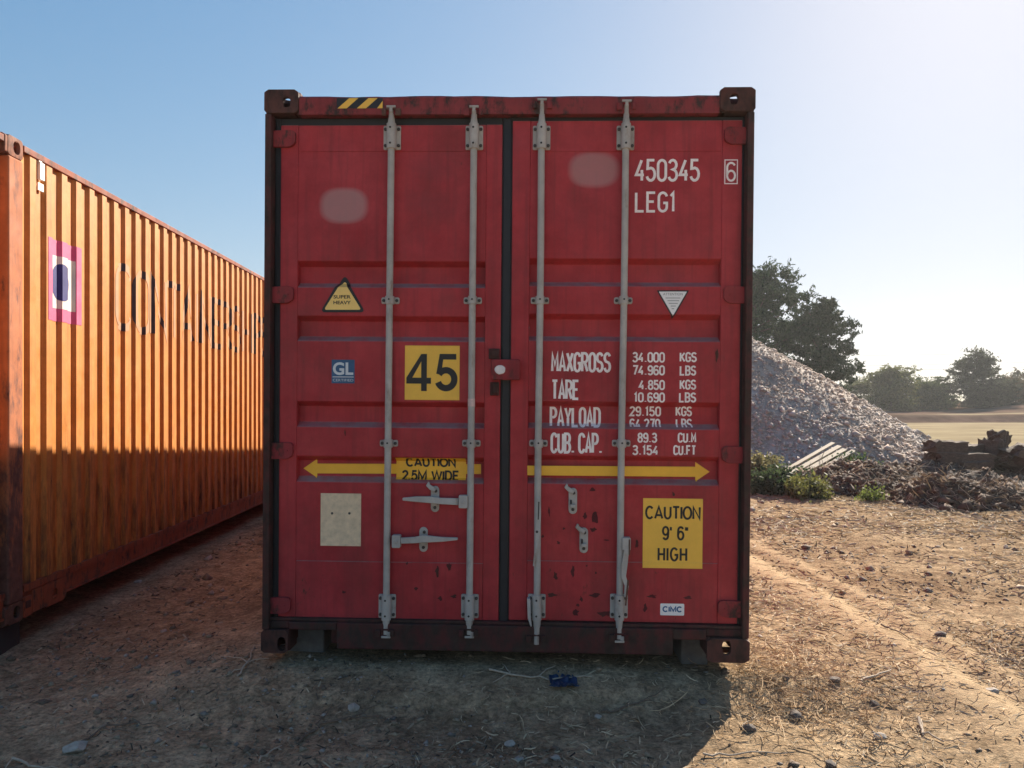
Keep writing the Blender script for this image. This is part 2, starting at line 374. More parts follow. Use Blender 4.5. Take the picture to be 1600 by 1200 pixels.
# ---- stroke lettering and decals -------------------------------------------------
def arc(cx, cy, rx, ry, a0, a1, n=10):
    return [(cx+rx*math.cos(math.radians(a0+(a1-a0)*i/n)), cy+ry*math.sin(math.radians(a0+(a1-a0)*i/n))) for i in range(n+1)]
_six = arc(.5, .75, .5, .25, 25, 180)+[(0, .3)]+arc(.5, .28, .5, .28, 180, 535, 18)
GL = {
 '0': [arc(.5, .75, .5, .25, 0, 180)+arc(.5, .25, .5, .25, 180, 360)+[(1, .75)]],
 'C': [arc(.5, .75, .5, .25, 12, 180)+arc(.5, .25, .5, .25, 180, 348)],
 'G': [arc(.5, .75, .5, .25, 12, 180)+arc(.5, .25, .5, .25, 180, 360)+[(1, .45), (.55, .45)]],
 'S': [arc(.5, .76, .5, .24, 20, 270)+arc(.5, .26, .5, .26, 90, -165)],
 '3': [arc(.47, .77, .47, .23, 160, -90)+arc(.47, .27, .53, .27, 90, -160)],
 '5': [[(.93, 1), (.1, 1), (.06, .58)]+arc(.47, .31, .53, .31, 115, -160)],
 '6': [_six], '9': [[(1-x, 1-y) for x, y in _six]],
 '8': [arc(.5, .77, .44, .23, -90, 265, 18), arc(.5, .27, .5, .27, 90, 445, 18)],
 '2': [arc(.5, .75, .5, .25, 165, -15)+[(0, 0), (1, 0)]],
 '4': [[(.7, 1), (0, .28), (1, .28)], [(.74, .52), (.74, 0)]],
 '7': [[(0, 1), (1, 1), (.38, 0)]], '1': [[(.22, .82), (.58, 1), (.58, 0)]],
 'L': [[(0, 1), (0, 0), (.95, 0)]], 'E': [[(.95, 1), (0, 1), (0, 0), (.95, 0)], [(0, .52), (.8, .52)]],
 'F': [[(.95, 1), (0, 1), (0, 0)], [(0, .52), (.8, .52)]], 'T': [[(0, 1), (1, 1)], [(.5, 1), (.5, 0)]],
 'A': [[(0, 0), (.5, 1), (1, 0)], [(.2, .28), (.8, .28)]], 'M': [[(0, 0), (0, 1), (.5, .35), (1, 1), (1, 0)]],
 'X': [[(0, 0), (1, 1)], [(0, 1), (1, 0)]],
 'P': [[(0, 0), (0, 1), (.5, 1)]+arc(.5, .74, .5, .26, 90, -90)+[(0, .48)]],
 'R': [[(0, 0), (0, 1), (.5, 1)]+arc(.5, .75, .5, .25, 90, -90)+[(0, .5)], [(.5, .5), (1, 0)]],
 'B': [[(0, .5), (0, 1), (.5, 1)]+arc(.5, .76, .45, .24, 90, -90)+arc(.5, .26, .5, .26, 90, -90)+[(0, 0), (0, .5)], [(0, .52), (.5, .52)]],
 'D': [[(0, 0), (0, 1), (.45, 1)]+arc(.45, .7, .55, .3, 90, 0)+arc(.45, .3, .55, .3, 0, -90)+[(0, 0)]],
 'Y': [[(0, 1), (.5, .45), (1, 1)], [(.5, .45), (.5, 0)]], 'U': [[(0, 1), (0, .25)]+arc(.5, .25, .5, .25, 180, 360)+[(1, 1)]],
 'K': [[(0, 0), (0, 1)], [(1, 1), (.05, .42)], [(.3, .55), (1, 0)]], 'N': [[(0, 0), (0, 1), (1, 0), (1, 1)]],
 'I': [[(.5, 0), (.5, 1)]], '.': [[(.5, 0), (.5, .09)]], 'H': [[(0, 0), (0, 1)], [(1, 0), (1, 1)], [(0, .5), (1, .5)]],
}
GL['O'] = GL['0']
_s6 = arc(.5, .70, .45, .30, 30, 165)+[(.03, .42)]+arc(.5, .32, .47, .32, 170, 530, 22)
SG = dict(GL); SG.update({
 'O': [arc(.5, .5, .5, .5, 90, 450, 28)], 'C': [arc(.52, .5, .52, .5, 42, 318, 22)],
 'G': [arc(.52, .5, .52, .5, 42, 330, 22)+[(.98, .46), (.55, .46)]], 'U': [[(.04, 1), (.04, .35)]+arc(.5, .35, .46, .35, 180, 360)+[(.96, 1)]],
 '4': [[(.70, 0), (.70, .98), (.03, .29), (.98, .29)]], '5': [[(.92, 1), (.24, 1), (.10, .52)]+arc(.48, .33, .48, .33, 128, -160, 16)],
 '6': [_s6], '9': [[(1-x, 1-y) for x, y in _s6]], '2': [arc(.5, .72, .45, .28, 170, -25)+[(.03, 0), (.97, 0)]],
 'W': [[(0, 1), (.25, 0), (.5, 1), (.75, 0), (1, 1)]], 'M': [[(0, 0), (0, 1), (.5, .12), (1, 1), (1, 0)]],
 'D': [[(.05, 0), (.05, 1), (.45, 1)]+arc(.45, .5, .5, .5, 90, -90, 16)+[(.05, 0)]], "'": [[(.5, 1), (.42, .72)]], '"': [[(.2, 1), (.12, .72)], [(.8, 1), (.72, .72)]],
})
SGW = {'I': .02, ' ': .3, '.': .04, "'": .06, '"': .22, '1': .5, 'W': 1.25, 'M': .95, 'O': .95, 'G': .92, 'C': .86, 'A': .9, 'E': .68, 'T': .78, 'D': .82, '4': .72, '5': .68, '6': .68, '9': .68, '2': .66}
def sign_text(s, x0, z0, x1, z1, hw, gap=.26):
    adv = [SGW.get(c, .78) for c in s]; hz = z1-z0; tot = sum(adv)+gap*(len(s)-1); k = (x1-x0-2*hw)/tot; out = []; x = x0+hw
    for c, a in zip(s, adv):
        if c != ' ':
            for st_ in SG[c]:
                pts = [(x+(px if c not in ".I" else .5)*a*k, z0+hw+pz*(hz-2*hw)) for px, pz in st_]
                if c == '.': pts = [(pts[0][0], z0), (pts[0][0], z0+2*hw)]
                out.append(ribbon(pts, hw))
        x += (a+gap)*k
    return out
def ribbon(pts, hw):
    """mitred flat ribbon -> verts, quads (2D)"""
    q = [pts[0]]
    for p in pts[1:]:
        if math.hypot(p[0]-q[-1][0], p[1]-q[-1][1]) > 1e-5: q.append(p)
    pts = [Vector(p) for p in q]; n = len(pts); closed = (pts[0]-pts[-1]).length < 1e-4
    L, R = [], []
    for i in range(n):
        a = pts[i]-pts[i-1] if i else (pts[0]-pts[-2] if closed else pts[1]-pts[0])
        b = pts[i+1]-pts[i] if i < n-1 else (pts[1]-pts[0] if closed else pts[i]-pts[i-1])
        a = a.normalized(); b = b.normalized(); na = Vector((-a.y, a.x)); nb = Vector((-b.y, b.x))
        m = na+nb
        if m.length < 1e-3: m = na.copy()
        m.normalize(); k = hw/max(.45, m.dot(na)); L.append(pts[i]+m*k); R.append(pts[i]-m*k)
    return [tuple(v) for v in L+R], [(i, n+i, n+i+1, i+1) for i in range(n-1)]
def stroke_text(s, x0, z0, x1, z1, hw, skew=0.):
    """letters filling the box; returns list of (verts, faces) pieces"""
    adv = [.42 if c in '.' else (.45 if c == 'I' else (.62 if c == '1' else 1.)) for c in s]; gap = .42
    if ' ' in s: adv = [a if c != ' ' else .3 for a, c in zip(adv, s)]
    tot = sum(adv)+gap*(len(s)-1); k = (x1-x0-2*hw)/tot; out = []; x = x0+hw
    for c, a in zip(s, adv):
        if c != ' ':
            ww = a*k
            for st_ in GL[c]:
                if c in '.I1':
                    pts = [(x+ww*.5+(px-.5)*k*.9, z0+hw+pz*(z1-z0-2*hw)) for px, pz in st_]
                else: pts = [(x+px*ww, z0+hw+pz*(z1-z0-2*hw)) for px, pz in st_]
                out.append(ribbon(pts, hw))
        x += (a+gap)*k
    return out
_DG = None
def font_text(s, x0, z0, x1, z1, bold=0.):
    cu = bpy.data.curves.new('t', 'FONT'); cu.body = s; cu.offset = bold; cu.resolution_u = 4
    o = bpy.data.objects.new('t', cu); COL.objects.link(o); bpy.context.view_layer.update()
    me = bpy.data.meshes.new_from_object(o.evaluated_get(bpy.context.evaluated_depsgraph_get()))
    vs = [(v.co.x, v.co.y) for v in me.vertices]; fs = [tuple(p.vertices) for p in me.polygons]
    bpy.data.objects.remove(o); bpy.data.curves.remove(cu); bpy.data.meshes.remove(me)
    ax = min(v[0] for v in vs); bx = max(v[0] for v in vs); az = min(v[1] for v in vs); bz = max(v[1] for v in vs)
    return [([((v[0]-ax)/(bx-ax)*(x1-x0)+x0, (v[1]-az)/(bz-az)*(z1-z0)+z0) for v in vs], fs)]
def rect(x0, z0, x1, z1): return [([(x0, z0), (x1, z0), (x1, z1), (x0, z1)], [(0, 1, 2, 3)])]
def poly2(pts): return [(pts, [tuple(range(len(pts)))])]
def ellipse(cx, cz, rx, rz, n=28): return poly2([(cx+rx*math.cos(2*PI*k/n), cz+rz*math.sin(2*PI*k/n)) for k in range(n)])
def round_poly(pts, r, n=5):
    out = []; m = len(pts)
    for i in range(m):
        p = Vector(pts[i]); a = (Vector(pts[i-1])-p); b = (Vector(pts[(i+1) % m])-p)
        ra = min(r, a.length*.45); rb = min(r, b.length*.45)
        A = p+a.normalized()*ra; B = p+b.normalized()*rb
        for k in range(n+1):
            t = k/n; q = A*(1-t)**2+p*2*t*(1-t)+B*t*t; out.append(tuple(q))
    return out
FRAMES = []
BEADS = []                                  # (u0, u1, v0, v1, slope) per door
SL = .024
def door_y(u, v):
    for (d0, d1, vb, vt) in FRAMES:
        if d0 <= u <= d1 and (v < vb or v > vt): return DF+.0008
    if not any(d0 <= u <= d1 for (d0, d1, vb, vt) in FRAMES): return DF
    for (u0, u1, v0, v1) in BEADS:
        if u0-.001 <= u <= u1+.001 and v0 < v < v1:
            d = min(v-v0, v1-v, SL)/SL; return SK+E_*d
    return SK
def decal(name, pieces, mat, parent, lift=.0012, surf=door_y, clip=None, label=None, zbreaks=True, hole=None):
    bm = bmesh.new()
    for k, (vs, fs) in enumerate(pieces):
        bv = [bm.verts.new((v[0], -k*.00006, v[1])) for v in vs]
        for f in fs:
            try: bm.faces.new([bv[i] for i in f])
            except ValueError: pass
    def cut(z, clear=0):
        bmesh.ops.bisect_plane(bm, geom=bm.verts[:]+bm.edges[:]+bm.faces[:], plane_co=(0, 0, z), plane_no=(0, 0, 1), clear_inner=clear == -1, clear_outer=clear == 1)
    if surf is door_y and zbreaks:
        zs = set()
        for (u0, u1, v0, v1) in BEADS:
            for z in (v0, v0+SL, v1-SL, v1): zs.add(round(z, 5))
        for (d0, d1, vb, vt) in FRAMES: zs.update((vb-.001, vb+.003, vt-.003, vt+.001))
        zmin = min(v.co.z for v in bm.verts); zmax = max(v.co.z for v in bm.verts)
        for z in zs:
            if zmin < z < zmax: cut(z)
    if clip:
        cut(clip[0], -1); cut(clip[1], 1)
    bmesh.ops.triangulate(bm, faces=[f for f in bm.faces if len(f.verts) > 4])
    for v in bm.verts: v.co.y += surf(v.co.x, v.co.z)-lift
    bm.normal_update()
    for f in bm.faces:
        if f.normal.y > 0: f.normal_flip()
    me = bpy.data.meshes.new(name); bm.to_mesh(me); bm.free(); me.materials.append(mat)
    o = bpy.data.objects.new(name, me); COL.objects.link(o); o.parent = parent
    if label: o['label'] = label
    return o
def PB(x0, y0, x1, y1, d=.05):
    """pixel box (left, top, right, bottom) -> (u0, v0, u1, v1)"""
    a = P(x0, (y0+y1)/2, d); b = P(x1, (y0+y1)/2, d); t = P((x0+x1)/2, y0, d); q = P((x0+x1)/2, y1, d)
    return a[0], q[1], b[0], t[1]
def PP(pts, d=.05): return [P(x, y, d) for x, y in pts]

# ---- doors -------------------------------------------------------------------------
def make_door(xl, xr, yt, yb, fl_, fr_, beads, label):
    """px extents; fl_, fr_ = inner edges of the vertical frame members; beads = [(top, bottom)]"""
    ym = (yt+yb)/2; u0 = P(xl, ym)[0]; u1 = P(xr, ym)[0]; v1 = P((xl+xr)/2, yt)[1]; v0 = P((xl+xr)/2, yb)[1]
    a = P(fl_, ym)[0]; b = P(fr_, ym)[0]; xm = (fl_+fr_)/2
    vt = P(xm, 237)[1]; vb = P(xm, 878)[1]
    FRAMES.append((a, b, vb, vt))
    mb = MB()
    mb.box(u0, a, DF, .10, v0, v1); mb.box(b, u1, DF, .10, v0, v1)
    mb.box(a+.0006, b-.0006, DF+.0008, .10, vt, v1-.0006); mb.box(a+.0006, b-.0006, DF+.0008, .10, v0+.0006, vb)
    # beaded skin between the frame members
    prof = [(vb+.0005, SK)]
    for (t, q) in sorted(beads, key=lambda k: -k[1]):
        z0 = P(xm, q)[1]; z1 = P(xm, t)[1]; BEADS.append((a, b, z0, z1))
        prof += [(z0, SK), (z0+SL, SK+E_), (z1-SL, SK+E_), (z1, SK)]
    prof.append((vt-.0005, SK)); n = len(prof)
    # vertical subdivision of the width lets the sheet be slightly dented
    cols = 14; base = len(mb.v); rows = []
    fine = []
    for (z, y), (z2, y2) in zip(prof[:-1], prof[1:]):
        k = 1 if abs(y-y2) > 1e-6 else max(1, int(abs(z2-z)/.05))
        for i in range(k): fine.append((z+(z2-z)*i/k, y+(y2-y)*i/k))
    fine.append(prof[-1])
    for (z, y) in fine:
        for i in range(cols+1):
            x = a+.0006+(b-a-.0012)*i/cols; edge = min(i, cols-i)/cols
            dd = .003*min(1, edge*4)*max(0., float(fbm(np.array(x*2.2+xl), np.array(z*2.2), 2)))
            mb.v.append((x, y+dd, z))
    c1 = cols+1
    for r in range(len(fine)-1):
        for i in range(cols):
            mb.f.append((base+r*c1+i, base+r*c1+i+1, base+(r+1)*c1+i+1, base+(r+1)*c1+i)); mb.m.append(0)
    o = mb.build('door', M['red'], red, bev=.0035, smooth=False, recalc=True)
    o['label'] = label
    return o, (u0, u1, v0, v1, a, b)
dl, DL = make_door(437, 782, 195, 968, 464, 757, [(408, 449), (494, 533), (628, 668), (714, 754)], 'left red door with yellow 45 sign and triangle warning sticker')
dr, DR = make_door(798, 1156, 188, 972, 826, 1125, [(404, 447), (491, 533), (628, 670), (713, 757)], 'right red door with white weight table')
# gaskets: black rubber frame round each door
def gasket(parent, u0, u1, v0, v1, l, r, t, b):
    g = MB(); y0, y1 = DF+.006, .1
    g.box(u0-l, u0-.0005, y0, y1, v0-b, v1+t); g.box(u1+.0005, u1+r, y0, y1, v0-b, v1+t)
    g.box(u0, u1, y0+.001, y1, v1+.0005, v1+t); g.box(u0, u1, y0+.001, y1, v0-b, v0-.0005)
    # lip
    g.box(u0-l*.62, u0-l*.38, y0-.007, y0-.0003, v0-b*.5, v1+t*.5); g.box(u1+r*.38, u1+r*.62, y0-.007, y0-.0003, v0-b*.5, v1+t*.5)
    return g.build('gasket', M['rubber'], parent, bev=.004)
lgap = DL[0]-(-W2+.04); rgap = (W2-.04)-DR[1]; mid = (DR[0]-DL[1])/2
gasket(dl, *DL[:4], lgap, mid-.001, hb-DL[3]-.002, DL[2]-st-.018)
gasket(dr, *DR[:4], mid-.001, rgap, hb-DR[3]-.002, DR[2]-st-.018)
# overlap strip of the centre joint (belongs to right door)
cs = PB(784.5, 186, 796, 974)
MB().box(cs[0], cs[2], DF-.004, DF+.0055, cs[1], cs[3]).build('centre_seal', M['rubber'], dr, bev=.004)

# hinges
def hinge(parent, side, px, py, h=27):
    """side -1 left / +1 right; px = inner rounded tip"""
    tip = P(px, py)[0]; v = P(px, py)[1]; hh = h/2/307
    xe = side*(W2-.012)
    mb = MB(); pts = [(xe, v-hh*1.0), (tip+side*.03, v-hh), (tip, v-hh*.55), (tip, v+hh*.75), (tip+side*.02, v+hh), (xe, v+hh*.9)]
    if side < 0: pts = pts[::-1]
    pts = round_poly(pts, .012); mb.prism(pts[::-1] if side > 0 else pts[::-1], .030, DF-.0008)
    mb.cyl((xe-side*.012, .034, v), (0, 0, 1), .013, hh*2.6, 12)
    mb.cyl((tip+side*.03, .029, v), (0, 1, 0), .0055, .006, 8)
    o = mb.build('hinge', M['hinge'], parent, bev=.003); return o
M['hinge'] = paint('hinge_paint', (.22, .024, .028), (.31, .038, .042), rustc=(.035, .018, .014), rust=(.52, .64), rough=.65)
for px, py in ((463, 218), (460, 461), (459, 704), (455, 945)): hinge(dl, -1, px, py)
for px, py in ((1131, 213), (1130, 461), (1127, 710), (1121, 950)): hinge(dr, 1, px, py)

# ---- lock rods -----------------------------------------------------------------------
RY = .018                                   # rod centre depth
def stadium(cx, z0, z1, r, n=8):
    return [(cx+r*math.cos(a), z1-r+r*math.sin(a)) for a in [PI*k/n for k in range(n+1)]]+[(cx+r*math.cos(a), z0+r+r*math.sin(a)) for a in [PI+PI*k/n for k in range(n+1)]]
rods = []
def lock_rod(xt, yt, xb, yb, damaged=False, slot=False):
    a = P(xt, yt, RY); b = P(xb, yb, RY)
    def at(py):
        t = (py-yt)/(yb-yt); q = P(xt+(xb-xt)*t, py, RY); return q
    mb = MB(); rr = .0175
    tt = at(200); bb = at(962)
    npt = 9; pts = []
    for i in range(npt):
        t = i/(npt-1); pts.append((tt[0]+(bb[0]-tt[0])*t+(.0015*math.sin(t*9+xt) if damaged else 0), RY, tt[1]+(bb[1]-tt[1])*t))
    mb.tube(pts, rr, 18)
    rod = mb.build('lock_rod', M['zinc'], red, smooth=True)
    # bearing brackets top and bottom
    for (py, top) in ((213, True), (949, False)):
        c = at(py); k = MB(); wv, hv = .045, .062
        k.prism(round_poly([(c[0]-wv, c[1]-hv), (c[0]+wv, c[1]-hv), (c[0]+wv, c[1]+hv), (c[0]-wv, c[1]+hv)], .008), DF-.010, DF-.001)
        k.tube([(c[0], RY, c[1]-hv*1.05), (c[0], RY, c[1]+hv*1.05)], .0245, 18)
        k.box(c[0]-.0235, c[0]+.0235, RY+.002, DF-.0105, c[1]-hv*.98, c[1]+hv*.98)
        for sx in (-1, 1):
            for sz in (-1, 1): k.cyl((c[0]+sx*.034, DF-.014, c[1]+sz*.042), (0, 1, 0), .0085, .010, 10, 1)
        for sz in (-1, 1): k.cyl((c[0]-.002, RY-.0245, c[1]+sz*.040), (0, 1, 0), .0058, .004, 10, 2)
        k.build('bearing_bracket', [M['zinc'], M['bolt'], M['black']], rod, bev=.002, smooth=True)
    # guide brackets
    for py in (469, 693):
        c = at(py); k = MB()
        for sx in (-1, 1):
            k.prism(round_poly([(c[0]+sx*.033-.014, c[1]-.017), (c[0]+sx*.033+.014, c[1]-.017), (c[0]+sx*.033+.014, c[1]+.017), (c[0]+sx*.033-.014, c[1]+.017)], .01), DF-.012, DF-.001)
            k.cyl((c[0]+sx*.034, DF-.014, c[1]), (0, 1, 0), .0085, .008, 10, 1)
        k.tube([(c[0], RY, c[1]-.021), (c[0], RY, c[1]+.021)], .0225, 18); k.box(c[0]-.0222, c[0]+.0222, RY+.002, DF-.0125, c[1]-.0205, c[1]+.0205)
        k.cyl((c[0], RY-.0225, c[1]+.003), (0, 1, 0), .005, .004, 10, 2)
        k.build('guide_bracket', [M['zinc'], M['bolt'], M['black']], rod, bev=.0015, smooth=True)
    # cams and keepers
    t0 = at(yt+8); t1 = at(193); k = MB()
    k.tube([(t1[0], RY, t1[1]-.012), (t1[0], RY, t1[1]+.03), (t0[0], RY-.004, t0[1])], [.0215, .015, .013], 14)
    k.box(t0[0]-.024, t0[0]+.024, RY-.020, RY+.006, t0[1]+.004, t0[1]+.015); k.box(t0[0]-.008, t0[0]+.008, RY-.022, RY+.002, t0[1]-.02, t0[1]+.0035)
    k.build('cam', M['zinc'], rod, bev=.002, smooth=True)
    b0 = at(yb-8); b1 = at(969); k = MB()
    if xt > 800 and xt < 900: k.tube([(b1[0], RY, b1[1]+.01), (b1[0]+.002, RY-.002, (b1[1]+b0[1])/2), (b0[0], RY-.006, b0[1]-.02)], [.0215, .017, .014], 14)
    else:
        k.tube([(b1[0], RY, b1[1]+.012), (b1[0], RY, b1[1]-.03), (b0[0], RY-.004, b0[1])], [.0205, .016, .014], 14)
        k.box(b0[0]-.022, b0[0]+.026, RY-.018, RY+.006, b0[1]-.016, b0[1]-.005); k.box(b0[0]+.006, b0[0]+.024, RY-.016, RY, b0[1]-.0045, b0[1]+.016)
    k.build('cam', M['zinc'], rod, bev=.002, smooth=True)
    rods.append((rod, at)); return rod, at
def keeper(parent, u, z, mat, flip=1):
    k = MB(); k.box(u-.052*flip, u-.024*flip, -.012, .007, z-.02, z+.016); k.box(u+.026*flip, u+.046*flip, -.010, .007, z-.018, z+.018)
    k.box(u-.0235*flip, u+.0255*flip, -.002, .0065, z+.010, z+.020)
    return k.build('cam_keeper', mat, parent, bev=.004)
for i, (xt, yt, xb, yb) in enumerate(((612, 163, 603, 999), (741, 163, 733, 999), (847, 152, 838, 1008), (979, 154, 967, 1006))):
    rod, at = lock_rod(xt, yt, xb, yb, damaged=i >= 2)
    c = at(yt+14); keeper(header, c[0], c[1], M['header'] if i else M['rustbit'], 1 if i % 2 else -1)
    c = at(yb-12); keeper(sill, c[0], c[1], M['sill'], 1)

def bar(mb, pts, hw, y0, y1, mi=0):
    """tapered flat bar along (u, v) points"""
    L, R = [], []
    n = len(pts)
    for i, p in enumerate(pts):
        a = Vector(pts[max(i-1, 0)]); b = Vector(pts[min(i+1, n-1)]); d = (b-a).normalized(); m = Vector((-d.y, d.x)); p = Vector(p)
        L.append(tuple(p+m*hw[i])); R.append(tuple(p-m*hw[i]))
    mb.prism(R+L[::-1], y0, y1, mi)
# handle of the second rod (points left) and of the first (points right)
r1, r2, r3, r4 = [r[0] for r in rods]
k = MB(); c = P(724, 784, 0)
k.prism(round_poly([(c[0]-.024, c[1]-.033), (c[0]+.022, c[1]-.033), (c[0]+.022, c[1]+.033), (c[0]-.024, c[1]+.033)], .008), -.008, .030)
k.cyl((c[0]-.002, -.009, c[1]), (0, 1, 0), .009, .005, 12)
bar(k, PP([(716, 784), (690, 783), (672, 781), (650, 780), (629, 780)], 0), [.017, .016, .017, .014, .007], -.004, .012)
k.build('handle', M['zinc'], r2, bev=.004, smooth=True)
k = MB(); c = P(619, 846, 0)
k.prism(round_poly([(c[0]-.022, c[1]-.033), (c[0]+.022, c[1]-.033), (c[0]+.022, c[1]+.033), (c[0]-.022, c[1]+.033)], .008), -.008, .030)
k.cyl((c[0]+.002, -.009, c[1]), (0, 1, 0), .009, .005, 12)
bar(k, PP([(626, 845), (648, 844), (662, 842), (690, 843), (715, 842)], 0), [.015, .016, .019, .012, .006], -.004, .012)
k.build('handle', M['zinc'], r1, bev=.004, smooth=True)
# damaged handles hanging on rods three and four
k = MB(); bar(k, PP([(841, 778), (842, 800), (840, 830), (839, 852), (836, 868), (834, 885)], -.01), [.008, .011, .012, .007, .006, .005], -.008, .012)
bar(k, PP([(842, 784), (841, 812)], -.01), [.0035, .003], -.0095, -.0075, 1); k.cyl((P(839, 831, -.01)[0], -.008, P(839, 831, -.01)[1]), (0, 1, 0), .007, .004, 10, 1)
k.build('handle', [M['zinc'], M['bolt']], r3, bev=.002, smooth=True)
k = MB(); bar(k, PP([(826, 935), (827, 965), (830, 978)], 0), [.008, .008, .004], -.012, .030)
k.build('bent_clip', M['zinc'], r3, bev=.002, smooth=True)
k = MB(); c = P(977, 850, 0); k.prism(round_poly([(c[0]-.016, c[1]-.03), (c[0]+.026, c[1]-.03), (c[0]+.026, c[1]+.033), (c[0]-.016, c[1]+.033)], .006), -.012, .028)
bar(k, PP([(979, 858), (975, 885), (974, 900), (979, 915), (977, 932)], 0), [.012, .015, .012, .010, .007], -.014, .004)
bar(k, PP([(983, 842), (983, 866)], 0), [.004, .004], -.015, -.0125, 1); bar(k, PP([(981, 905), (977, 945)], 0), [.0045, .0045], -.0165, -.0145, 1)
k.build('handle', [M['zinc'], M['rustbit']], r4, bev=.002, smooth=True)
# handle catches on the doors
def catch(parent, px, y0, y1, hook):
    a = P(px, y1); b = P(px, y0); k = MB(); cx = (a[0]+b[0])/2; z0, z1 = a[1], b[1]
    k.prism(stadium(cx, z0, z1, .022)[::1], DF-.008, DF-.0005)
    k.cyl((cx, DF-.011, z0+.024), (0, 1, 0), .0085, .010, 10, 1); k.cyl((cx+.004, DF-.011, z1-.026), (0, 1, 0), .0085, .010, 10, 1)
    k.box(cx-.014, cx+.014, DF-.030, DF-.0085, z0+.036, z0+.052); k.box(cx-.014, cx-.006, DF-.0305, DF-.0085, z0+.0525, z0+.075, 2)
    if hook:
        bar(k, [(cx+.004, z1-.02), (cx-.02, z1-.008), (cx-.036, z1+.006), (cx-.03, z1+.02)], [.011, .011, .010, .005], DF-.028, DF-.009)
    k.build('handle_catch', [M['zinc'], M['bolt'], M['black']], parent, bev=.003, smooth=True)
catch(dl, 680, 759, 800, True); catch(dl, 662, 823, 862, False)
catch(dr, 895, 762, 803, True); catch(dr, 912, 824, 864, True)

t_ = rods[1][1](629); MB().tube([(t_[0], RY, t_[1]-.02), (t_[0], RY, t_[1]+.02)], .0186, 18).build('tape_band', M['tape'], r2, smooth=True)
# customs lock plate across the centre joint
c = PB(768, 562, 813, 594); k = MB()
k.prism(round_poly([(c[0], c[1]), (c[2], c[1]), (c[2], c[3]), (c[0], c[3])], .012), .008, .046)
k.build('lock_plate', M['hinge'], dr, bev=.005)
c = PB(774, 571, 790, 585); rs = np.random.default_rng(3)
pts = [((c[0]+c[2])/2+(c[2]-c[0])/2*math.cos(t)*(1+.15*rs.random()), (c[1]+c[3])/2+(c[3]-c[1])/2*math.sin(t)*(1+.1*rs.random())) for t in np.linspace(0, 2*PI, 14, endpoint=False)]
MB().prism(pts, .001, .0085).build('sealant_blob', M['sealant'], dr, bev=.004)
for (x0, y0, x1, y1) in ((764, 545, 781, 561), (766, 597, 780, 618)):
    c = PB(x0, y0, x1, y1); k = MB(); k.box(c[0], c[2], .03, DF-.0005, c[1], c[3]); k.box(c[0]+.012, c[2]-.004, .024, .0295, c[1]+.012, c[3]-.008)
    k.build('latch_bracket', M['sill'], dl, bev=.003)

# ---- stickers and lettering on the left door -------------------------------------------
# warning triangle
tri = PP([(500, 488), (571, 488), (535.5, 427)])
decal('warning_triangle', poly2(round_poly(tri, .03)), M['black'], dl, .0012)
tri2 = PP([(504.5, 484.5), (566, 484.5), (535.5, 434)])
tr_in = PP([(506, 484), (564.5, 484), (535.5, 437)])
decal('triangle_face', poly2(round_poly(tr_in, .016)), M['paleyellow'], dl, .0020)
decal('triangle_text', font_text('SUPER', *PB(521, 461, 548, 466.5), bold=.02)+font_text('HEAVY', *PB(521, 470, 548, 475.5), bold=.02), M['black'], dl, .0027)
# certificate sticker
decal('certificate_sticker', rect(*PB(518, 562, 554, 599)), M['blue'], dl, .0012)
decal('certificate_text', font_text('GL', *PB(520, 566, 552, 586), bold=.03)+rect(*PB(519.5, 588.3, 552.5, 589.6))+font_text('CERTIFIED', *PB(520, 592, 552, 596)), M['bluewhite'], dl, .0019)
# 45 sign
decal('length_sign', rect(*PB(632.5, 540, 718, 625)), M['yellow'], dl, .0013)
decal('length_number', (lambda b, f: [([(b[0]+x*(b[2]-b[0]), b[1]+z*(b[3]-b[1])) for x, z in q], [(0, 1, 2, 3)]) for q in (
    ((.60, 0), (.83, 0), (.83, 1), (.60, 1)), ((0, .20), (1, .20), (1, .36), (0, .36)), ((0, .36), (.24, .36), (.60, .80), (.60, 1)))]+[([(f[0]+x*(f[2]-f[0]), f[1]+z*(f[3]-f[1])) for x, z in q], [(0, 1, 2, 3)]) for q in (((.20, .85), (.95, .85), (.95, 1), (.20, 1)), ((.05, .47), (.27, .44), (.36, .85), (.20, 1)))]
    +[ribbon([(f[0]+x*(f[2]-f[0]), f[1]+z*(f[3]-f[1])) for x, z in arc(.49, .325, .38, .24, 148, -160, 24)], .0165)])(PB(635, 553, 673.5, 611), PB(680, 553, 714.5, 611.5)), M['black'], dl, .0021)
# arrow with caution panel (inside the lowest bead)
ar = PP([(470, 733), (492, 718), (492, 725.5), (750.5, 726.5), (750.5, 742), (492, 741), (492, 748)])
decal('width_arrow', poly2(ar), M['arrow'], dl, .0012)
cp = PB(617, 716, 727, 750.5)
decal('width_sign', rect(*cp), M['arrow'], dl, .0020)
decal('width_text', sign_text('CAUTION', *PB(632, 715.5, 711, 731), .0051)+sign_text('2.5M WIDE', *PB(625.5, 736, 717, 752.5), .0051), M['black'], dl, .0027, clip=(cp[1]+.0008, cp[3]-.003))
# data plate
c = PB(501, 771, 564, 853); k = MB(); k.prism([(c[0], c[1]), (c[2], c[1]), (c[2], c[3]), (c[0], c[3])], SK-.004, SK-.0005)
for px in (519, 546):
    q = P(px, 802); k.cyl((q[0], SK-.0042, q[1]), (0, 1, 0), .0065, .0012, 12, 1)
rs = np.random.default_rng(8)
k.build('data_plate', [M['beige'], M['bolt']], dl)
